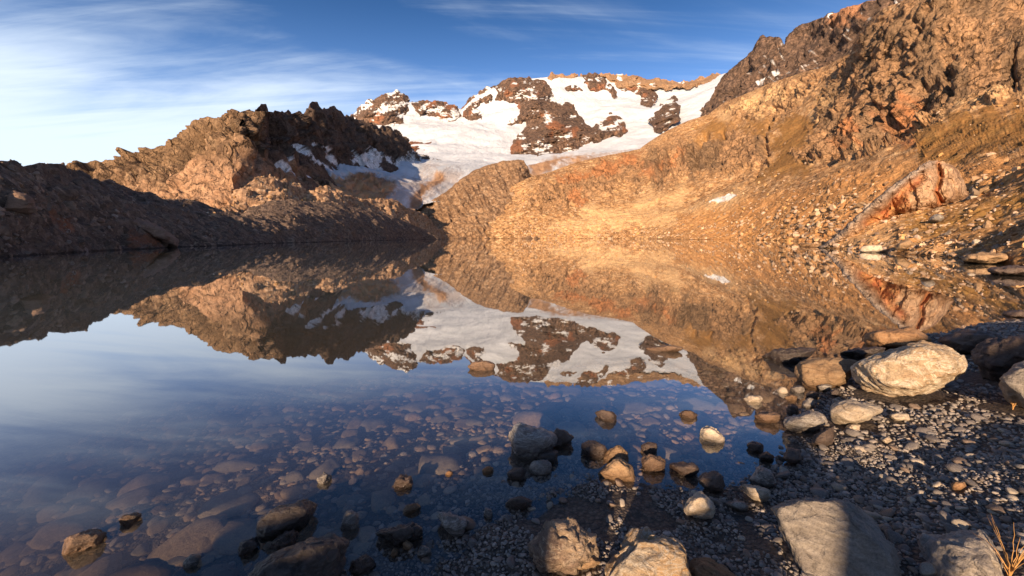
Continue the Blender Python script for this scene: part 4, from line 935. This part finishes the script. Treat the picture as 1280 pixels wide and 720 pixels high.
# ------------------------------------------------------------------ unseen valley wall added behind and to the left to shade the left shore
WH = np.array([(-330,0),(-262,6),(-225,50),(-190,72),(-170,80),(-140,70),(-118,60),(-104,50),(-85,45),(-60,43),(-50,38),(-38,6),(-28,0)])
wu = np.arange(-330, -26, 1.5); wv = np.arange(-230, -70, 2.5)
U, Vv = np.meshgrid(wu, wv); wx, wy = U * LU[0] + Vv * LD[0], U * LU[1] + Vv * LD[1]
wz = np.interp(U, WH[:, 0], WH[:, 1]) * np.exp(-((Vv + 135) / 45) ** 2) + fbm(np.stack([wx, wy, 0 * wx], -1), np.full(wx.shape, 2.), 30, .08, .9, 231, True) - 1
tag(mesh_from('shade_wall', np.stack([wx, wy, wz], -1).reshape(-1, 3), grid_faces(*wx.shape), M_HILL), kind='structure')

# ------------------------------------------------------------------ leaning crag and boulders of the far shores
M_CRAG = terrain_mat('crag_rock', [(.46,.30,.19),(.37,.22,.13),(.50,.35,.23)], [('red', (.36,.12,.05), (.44,.22,.09)), ('grey', (.33,.26,.21), (.25,.18,.14))], .10, .5, None, ((.16,.08,.05), (1,1,.5), (.5,.6,0), .7), crack=(.5, (1,1,.35), .3))
CRAGP = [(1022,312),(1045,294),(1075,266),(1100,244),(1128,223),(1150,208),(1160,202),(1172,200.5),(1184,204),(1193,208),(1200,218),(1207,232),(1211,245),(1196,252),(1176,258),(1150,266),(1120,270),(1090,283),(1062,300),(1040,312)]
def crag():
    poly = np.array(CRAGP, float); st = .45
    X, Y = np.meshgrid(np.arange(1014, 1222, st), np.arange(192, 318, st))
    d = poly_dist(X, Y, poly) + n2(X, Y, 8, 3) * 1.6 + n2(X, Y, 3, 5) * .8
    D0 = np.interp(X, [1022, 1060, 1100, 1160, 1210], [72.5, 70, 71, 75, 79])
    # the slab's back rim is a sharp fin along the upper left edge; a rounded buttress stands in front of it
    fin = line_dist(X, Y, [(1022,312),(1075,266),(1128,223),(1160,202)])
    but = np.maximum(0, 1 - ((X - 1155) / 40) ** 2 - ((Y - 246) / 30) ** 2) ** .6
    hol = np.exp(-((line_dist(X, Y, [(1085,278),(1112,262),(1128,238),(1150,222)]) - 0) / 8) ** 2)
    gro = np.exp(-(line_dist(X, Y, [(1172,205),(1176,222),(1170,240),(1176,252)]) / 3.2) ** 2)
    tow = np.maximum(0, 1 - ((X - 1192) / 17) ** 2 - ((Y - 228) / 26) ** 2) ** .6
    h = 2.0 * (1 - np.exp(-np.maximum(d, 0) / 5)) + 2.2 * but + 1.2 * tow - 1.9 * hol - 1.2 * gro + 1.7 * np.exp(-(fin / 8) ** 2)
    P0 = at_range(X, Y, D0); foot = D0 / F * st
    h = h + fbm(P0, foot, 4, .10, .9, 241, True, (.5, .5, 1)) * sstep(0, 6, d) + (facets(P0, foot, 3.2, .2, 247, (1, 1, .6)) + facets(P0, foot, 1.1, .35, 248)) * sstep(0, 4, d)
    h = np.where(d > 0, h, -.1)
    P = at_range(X, Y, D0 - h); PB = at_range(X, Y, D0 + np.where(d > 0, 3.0 * (1 - np.exp(-np.maximum(d, 0) / 10)), -.1))
    kp = (d[:-1, :-1] > -.8) & (d[1:, 1:] > -.8) & (d[1:, :-1] > -.8) & (d[:-1, 1:] > -.8)
    red = np.clip(hol + gro + zones(X, Y, [[(1090,280),(1115,262),(1130,240),(1145,232),(1140,260),(1110,272)], [(1160,262),(1175,240),(1180,258)]], 4, 6, 9) * .8, 0, 1)
    gry = np.clip(np.exp(-(fin / 9) ** 2) * 1.2, 0, 1)
    V = np.concatenate([P.reshape(-1, 3), PB.reshape(-1, 3)]); f = grid_faces(*X.shape, keep=kp); f = np.concatenate([f, f[:, ::-1] + X.size])
    A = {'red': np.r_[red.ravel(), red.ravel()], 'grey': np.r_[gry.ravel(), gry.ravel()]}
    us = np.unique(f); mp = np.zeros(len(V), int); mp[us] = np.arange(len(us))
    org = V[us].mean(0); org[2] = V[us][:, 2].min()
    return mesh_from('rock_crag', V[us], mp[f], M_CRAG, True, attrs={k: v[us] for k, v in A.items()}, origin=org)
tag(crag(), 'leaning orange and grey fin-shaped crag on the sunlit right shore', 'crag')

def range_of(gx, gy, gP, px, py):
    p = surf_point(gx, gy, gP, px, py); return float(np.hypot(*(p - CAM)[:2]))
def on_prom(name, label, sil, mat, **k):
    s_ = np.array(sil, float); b_ = s_[s_[:, 1].argmax()]
    return B(name, label, sil, mat, D=range_of(pX, pY, pP, b_[0], b_[1]) - .15, **k)
on_prom('boulder', 'smooth white boulder at the waterline below the leaning crag', [(1071,313),(1077,307),(1090,305),(1102,306),(1105,312),(1098,316),(1076,316)], 'cream', soft=9, seed=84, level=4, cat='boulder')
B('slab_rock', 'long tan slab at the waterline of the right shore, beyond the dark flat rock', [(1194,328),(1203,318),(1228,315),(1257,318),(1262,325),(1242,330)], 'tan', .9, .5, .06, 16, 85, zbase=0.0, level=5, cat='boulder')
B('slab_rock', 'dark low slab in the water at the right edge below the tan slab', [(1228,338),(1255,333),(1300,334),(1304,342),(1250,343)], 'brown', 1.0, .5, .06, 16, 86, zbase=0.0, level=5, cat='boulder')
B('slab_rock', 'tan striped block at the right edge behind the tan slab', [(1262,322),(1270,313),(1290,311),(1310,314),(1306,325),(1280,327)], 'tan', .9, .5, .06, 16, 87, zbase=.05, level=5, cat='boulder')
on_prom('boulder', 'rounded tan boulder just above the water right of the white boulder', [(1117,311),(1124,302),(1139,298),(1143,305),(1134,312)], 'tan', seed=88, level=4, cat='boulder')
on_prom('stone', 'grey boulder in the grass below the crag tower', [(1160,275),(1166,268),(1178,266),(1181,273),(1174,278)], 'slab', seed=89, level=4)
on_prom('stone', 'white oval boulder halfway up the right shore', [(1194,290),(1203,284),(1215,283),(1213,289),(1202,292)], 'cream', seed=90, level=4)
on_prom('stone', 'white boulder lying against the base of the crag buttress', [(1130,263),(1140,259),(1150,260),(1148,265),(1134,266)], 'cream', seed=91, level=4)
on_prom('stone', 'pale boulder near the right edge above the tan striped block', [(1226,282),(1234,274),(1242,280),(1238,288),(1230,288)], 'tan', seed=92, level=4)
on_prom('stone', 'white stone on the shore behind the tan slab', [(1212,303),(1220,298),(1230,302),(1226,307),(1216,307)], 'cream', seed=93, level=4)
def on_hill(name, label, sil, mat, **k):
    s_ = np.array(sil, float); b_ = s_[s_[:, 1].argmax()]
    return B(name, label, sil, mat, D=range_of(hX, hY, hP, b_[0], b_[1]) - .2, **k)
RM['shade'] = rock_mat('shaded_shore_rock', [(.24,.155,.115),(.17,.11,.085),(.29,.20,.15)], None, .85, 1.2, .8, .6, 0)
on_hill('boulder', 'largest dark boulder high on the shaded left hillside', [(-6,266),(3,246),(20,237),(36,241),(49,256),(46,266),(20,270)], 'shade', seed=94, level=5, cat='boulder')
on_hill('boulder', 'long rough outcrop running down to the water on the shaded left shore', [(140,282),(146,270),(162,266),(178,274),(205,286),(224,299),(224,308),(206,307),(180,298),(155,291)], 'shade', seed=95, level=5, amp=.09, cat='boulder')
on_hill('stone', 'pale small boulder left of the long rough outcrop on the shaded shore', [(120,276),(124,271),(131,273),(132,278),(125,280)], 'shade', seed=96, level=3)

# ------------------------------------------------------------------ scattered stones
rg = np.random.default_rng(99)
def variants(n, level, flat, seed0, soft=10, amp=.05, npts=14):
    out = []
    for i in range(n):
        g = np.random.default_rng(seed0 + i); q = g.normal(0, 1, (npts, 3)); q /= np.linalg.norm(q, axis=1, keepdims=True)
        q *= np.array([1, g.uniform(.6, .9), g.uniform(*flat)])
        V, Fc = rock_verts(q, level, soft, amp, seed0 + i); V = V - V.mean(0); V /= np.abs(V[:, :2]).max(); out.append((V, Fc))
    return out
def tiltmat(n, g, tilt=.25):
    a = g.uniform(0, 2 * np.pi, n); tx = g.normal(0, tilt, n); ty = g.normal(0, tilt, n)
    ca, sa = np.cos(a), np.sin(a); Rz = np.zeros((n, 3, 3)); Rz[:, 0, 0] = ca; Rz[:, 0, 1] = -sa; Rz[:, 1, 0] = sa; Rz[:, 1, 1] = ca; Rz[:, 2, 2] = 1
    Rx = np.zeros((n, 3, 3)); Rx[:, 0, 0] = 1; Rx[:, 1, 1] = np.cos(tx); Rx[:, 1, 2] = -np.sin(tx); Rx[:, 2, 1] = np.sin(tx); Rx[:, 2, 2] = np.cos(tx)
    Ry = np.zeros((n, 3, 3)); Ry[:, 1, 1] = 1; Ry[:, 0, 0] = np.cos(ty); Ry[:, 0, 2] = np.sin(ty); Ry[:, 2, 0] = -np.sin(ty); Ry[:, 2, 2] = np.cos(ty)
    return Ry @ Rx @ Rz, (tx, ty, a)
def merged(name, var, pos, size, g, mat, tilt=.25, kind='stuff', label=None, cat=None, smooth=True):
    M, _ = tiltmat(len(pos), g, tilt); M = M * size[:, None, None]; vi = g.integers(0, len(var), len(pos))
    Vs, Fs, off = [], [], 0
    for k, (V, Fc) in enumerate(var):
        m = vi == k; n = int(m.sum())
        if not n: continue
        W = np.einsum('nij,vj->nvi', M[m], V) + pos[m][:, None]
        Vs.append(W.reshape(-1, 3)); Fs.append((Fc[None] + (np.arange(n) * len(V))[:, None, None] + off).reshape(-1, 3)); off += n * len(V)
    o = mesh_from(name, np.concatenate(Vs), np.concatenate(Fs), mat, smooth)
    return tag(o, label, cat, None, kind)
def things(name, label, cat, group, var, pos, size, g, mats, tilt=.2):
    mes = []
    for i, (V, Fc) in enumerate(var):
        for mt in mats:
            o = mesh_from(name, V, Fc, mt); mes.append(o.data); bpy.data.objects.remove(o)
    for p, s_ in zip(pos, size):
        o = bpy.data.objects.new(name, mes[int(g.integers(len(mes)))]); COL.objects.link(o)
        o.location = [float(c) for c in p]; o.scale = (float(s_),) * 3
        o.rotation_euler = (float(g.normal(0, tilt)), float(g.normal(0, tilt)), float(g.uniform(0, 6.28)))
        tag(o, label, cat, group)

BOULD = []
for o in list(COL.objects):
    if o.get('category') in ('rock', 'boulder') and o.type == 'MESH':
        c = np.array([v[:] for v in o.bound_box]) + np.array(o.location[:])
        BOULD.append((c[:, 0].mean(), c[:, 1].mean(), np.ptp(c[:, 0]) / 2, np.ptp(c[:, 1]) / 2))
BOULD = np.array(BOULD)
def clear_of_boulders(P, k=.8):
    m = np.ones(len(P), bool)
    for x, y, a, b in BOULD: m &= ((P[:, 0] - x) / (a * k)) ** 2 + ((P[:, 1] - y) / (b * k)) ** 2 > 1
    return m
def jitter(x0, x1, y0, y1, cell, g):
    X, Y = np.meshgrid(np.arange(x0, x1, cell), np.arange(y0, y1, cell)); P = np.stack([X.ravel(), Y.ravel()], -1)
    return P + g.uniform(-.5, .5, P.shape) * cell * 1.2
def inframe(P3, m=40):
    px, py, f = project(P3); return (f > .2) & (px > -m) & (px < 1280 + m) & (py > 300) & (py < 720 + m * 2), px, py

mp_a = rock_mat('pebble_grey', [(.19,.165,.155),(.13,.115,.11),(.27,.23,.20)], None, .5, 9, .4, .4, .45, (.3,.4,.1), .45, .03)
mp_b = rock_mat('pebble_brown', [(.24,.17,.13),(.16,.12,.095),(.31,.235,.18)], None, .55, 9, .4, .4, .45, (.3,.4,.1), .4, .03)
mp_c = rock_mat('pebble_pale', [(.42,.36,.29),(.32,.26,.21),(.5,.43,.35)], None, .6, 9, .4, .4, .35, (.3,.4,.1), .4, .03)
mp_i = rock_mat('gravel_stones', [(.255,.215,.19),(.175,.15,.138),(.36,.30,.25)], None, .5, 12, .4, .4, .5, (.3,.4,.1), .45, .03, True)
PEB = variants(9, 3, (.35, .6), 500, 6, .035); PEBS = variants(9, 2, (.4, .7), 520, 7, .05); ANG = variants(8, 2, (.45, .8), 540, 14, .07)

pos, siz = [], []
for cell, smin, smax, prob in ((.115, .030, .052, .30), (.062, .017, .030, .80), (.034, .009, .016, .95), (.019, .0055, .0095, .95)):
    P2 = jitter(-1.4, 8.5, .7, 6.8, cell, rg); P2 = P2[rg.random(len(P2)) < prob]
    dist = np.hypot(P2[:, 0], P2[:, 1])
    if cell < .025: P2 = P2[dist < 3.6]
    elif cell < .04: P2 = P2[dist < 5.2]
    zg = ground_z(P2[:, 0], P2[:, 1]); P3 = np.c_[P2, zg]
    ok, px, py = inframe(P3, 300)
    coarse = sstep(-.4, .4, (px - 985) / 130 + noise3(np.c_[P2, 0 * zg] / .5, 3) * 1.0)      # right half of the beach is coarser
    if cell > .05: ok &= rg.random(len(P2)) < np.where(coarse > .5, 1.0, .22 if cell > .1 else .3)
    if cell < .05: ok &= (coarse > .5) | (noise3(np.c_[P2, 0 * zg] / .42, 8) + .4 * noise3(np.c_[P2, 0 * zg] / .12, 9) > -.16)      # bare wet silt between
    ok &= (zg > -.05 + rg.normal(0, .012, len(zg)))
    P3, z0 = P3[ok], zg[ok]; s_ = rg.uniform(smin, smax, len(P3)) * rg.uniform(.8, 1.15, len(P3))
    P3[:, 2] += s_ * .22
    m = clear_of_boulders(P3, .85); pos.append(P3[m]); siz.append(s_[m])
pos = np.concatenate(pos); siz = np.concatenate(siz)
px, py, f = project(pos); seen = (px > 4) & (px < 1276) & (py < 716); app = np.where(seen, siz / f, 0)
order = np.argsort(-app); top = order[:300]; rest = order[300:]
things('pebble', 'rounded pebble lying among many others on the gravel shore', 'pebble', 'pebbles on the gravel shore', PEB, pos[top], siz[top], rg, [mp_a, mp_a, mp_b, mp_b, mp_a, mp_c], .22)
big = siz[rest] / f[rest] * F > 3.2
merged('gravel', PEB, pos[rest][big], siz[rest][big], rg, mp_i, .22)
merged('fine_gravel', PEBS + ANG, pos[rest][~big], siz[rest][~big], rg, mp_i, .3)

# drowned stones on the lake bed
ms_a = rock_mat('drowned_stone_brown', [(.34,.245,.165),(.25,.185,.13),(.41,.305,.21)], None, .7, 5, .4, .5, 0)
ms_b = rock_mat('drowned_stone_grey', [(.28,.23,.18),(.215,.18,.145),(.34,.28,.22)], None, .7, 5, .4, .5, 0)
ms_i = rock_mat('drowned_rubble', [(.30,.21,.14),(.22,.155,.11),(.37,.265,.185)], None, .7, 6, .4, .5, 0, islands=True)
FLAT = variants(10, 3, (.18, .34), 560, 16, .05, 11)
pos, siz = [], []
for cell, smin, smax, prob in ((.46, .12, .23, .6), (.24, .055, .115, .7), (.11, .03, .055, .85), (.06, .016, .028, .8)):
    P2 = jitter(-5, 6, 1.1, 7.5, cell, rg); P2 = P2[rg.random(len(P2)) < prob]
    if cell < .09: P2 = P2[np.hypot(P2[:, 0], P2[:, 1]) < 3.8]
    zg = ground_z(P2[:, 0], P2[:, 1]); s_ = rg.uniform(smin, smax, len(P2))
    ok, px, py = inframe(np.c_[P2, zg]); ok &= (zg < -.03) & (zg > -1.1) & (zg + s_ * .42 < -.012)
    P3 = np.c_[P2, zg + s_ * .06][ok]; s_ = s_[ok]; m = clear_of_boulders(P3, .9); pos.append(P3[m]); siz.append(s_[m])
pos = np.concatenate(pos); siz = np.concatenate(siz)
px, py, f = project(pos); app = np.where((px > 5) & (px < 1275) & (py < 715), siz / f, 0); order = np.argsort(-app)
top, rest = order[:240], order[240:]
things('drowned_stone', 'flat brownish stone seen through the shallow water on the lake bed', 'stone', 'stones under the shallow water', FLAT, pos[top], siz[top], rg, [ms_a, ms_a, ms_b], .1)
merged('lake_bed_rubble', variants(8, 2, (.25, .5), 580, 12, .06), pos[rest], siz[rest], rg, ms_i, .15)

# rubble on the slopes
def rubble(name, gx, gy, gP, n, smin, smax, pxr, mat, wfn=None, sd=1, lv=1):
    g = np.random.default_rng(sd); Q = gP.reshape(-1, 3); X, Y = gx.ravel(), gy.ravel()
    k = np.where((X > pxr[0]) & (X < pxr[1]) & (Q[:, 2] > .05))[0]
    if wfn is not None:
        ww = wfn(X[k], Y[k]); k = k[g.random(len(k)) < ww]
    k = g.choice(k, min(n, len(k)), replace=False)
    s_ = smin * (smax / smin) ** (g.random(len(k)) ** 3.6)
    merged(name, variants(8, lv + 1, (.45, .85), 600 + sd, 16, .08, 10), Q[k] + np.array([0, 0, 1]) * (s_ * .15)[:, None], s_, g, mat, .5, smooth=False)
mr_l = rock_mat('slope_rubble_ochre', [(.40,.24,.12),(.30,.17,.08),(.52,.36,.21)], None, .9, .6, .4, .5, 0, islands=True)
mr_p = rock_mat('shore_rubble_tan', [(.44,.26,.13),(.33,.18,.085),(.56,.40,.25)], None, .85, 1.5, .4, .5, 0, islands=True)
mr_d = rock_mat('hillside_rubble_stones', [(.20,.13,.095),(.14,.095,.072),(.27,.19,.145)], None, .85, 1.5, .4, .5, 0, islands=True)
rubble('slope_scree', slX, slY, slP, 8000, .3, 1.7, (640, 1290), mr_l, lambda X, Y: sstep(205, 262, Y + n2(X, Y, 40, 3) * 25) * .9 + .03, 11)
rubble('shore_rubble', pX, pY, pP, 1900, .05, .42, (1015, 1330), mr_p, None, 12, 2)
rubble('hillside_rubble', hX, hY, hP, 3600, .06, .36, (-20, 550), mr_d, None, 13)
rubble('mound_rubble', mX, mY, mP, 2200, .25, 1.1, (250, 560), mr_l, None, 14)

# ------------------------------------------------------------------ dry grass tuft in the bottom right corner
def tuft(name, label, base, n, h, seed, spread=.5):
    g = np.random.default_rng(seed); V, Fc = [], []
    for i in range(n):
        a = g.uniform(0, 6.28); ln = h * g.uniform(.5, 1.1); lean = g.uniform(.2, spread + .2); w = .0022 * g.uniform(.7, 1.3); k0 = len(V); ph = g.uniform(-1, 1)
        for k in range(9):
            u = k / 8; r = lean * ln * u ** 1.5; kink = .02 * math.sin(u * 7 + ph * 4) * h * 4
            c = np.array([math.cos(a) * r + kink * .3 + g.normal(0, .002), math.sin(a) * r + kink * .2, ln * u * (1 - .25 * lean * u)]); ww = w * (1 - .8 * u)
            for q in range(3): V.append(c + ww * np.array([math.cos(q * 2.09 + a), math.sin(q * 2.09 + a), 0]))
        for k in range(8):
            for q in range(3): Fc.append((k0 + k * 3 + q, k0 + k * 3 + (q + 1) % 3, k0 + k * 3 + 3 + (q + 1) % 3, k0 + k * 3 + 3 + q))
    o = mesh_from(name, V, Fc, M_DRY); o.location = [float(c) for c in base]
    return tag(o, label, 'plant')
t_ = NT('dry_grass_stem'); M_DRY = t_.out(principled(t_, t_.mix(t_.noise(t_.n('ShaderNodeTexCoord').outputs['Object'], 30, 3), (.42, .20, .06), (.55, .34, .14)), .7))
def gp(px, py, zz=.2):
    for _ in range(5): p = at_z(px, py, zz); zz = float(ground_z(p[0], p[1]))
    return p
tuft('dry_grass', 'sparse orange dry grass stems in the bottom right corner beside the cracked rock', gp(1262, 722), 16, .22, 3, .6)
tuft('dry_grass', 'tiny tuft of dry grass at the foot of the boulder cut by the right edge', gp(1266, 512), 12, .14, 4, .3)
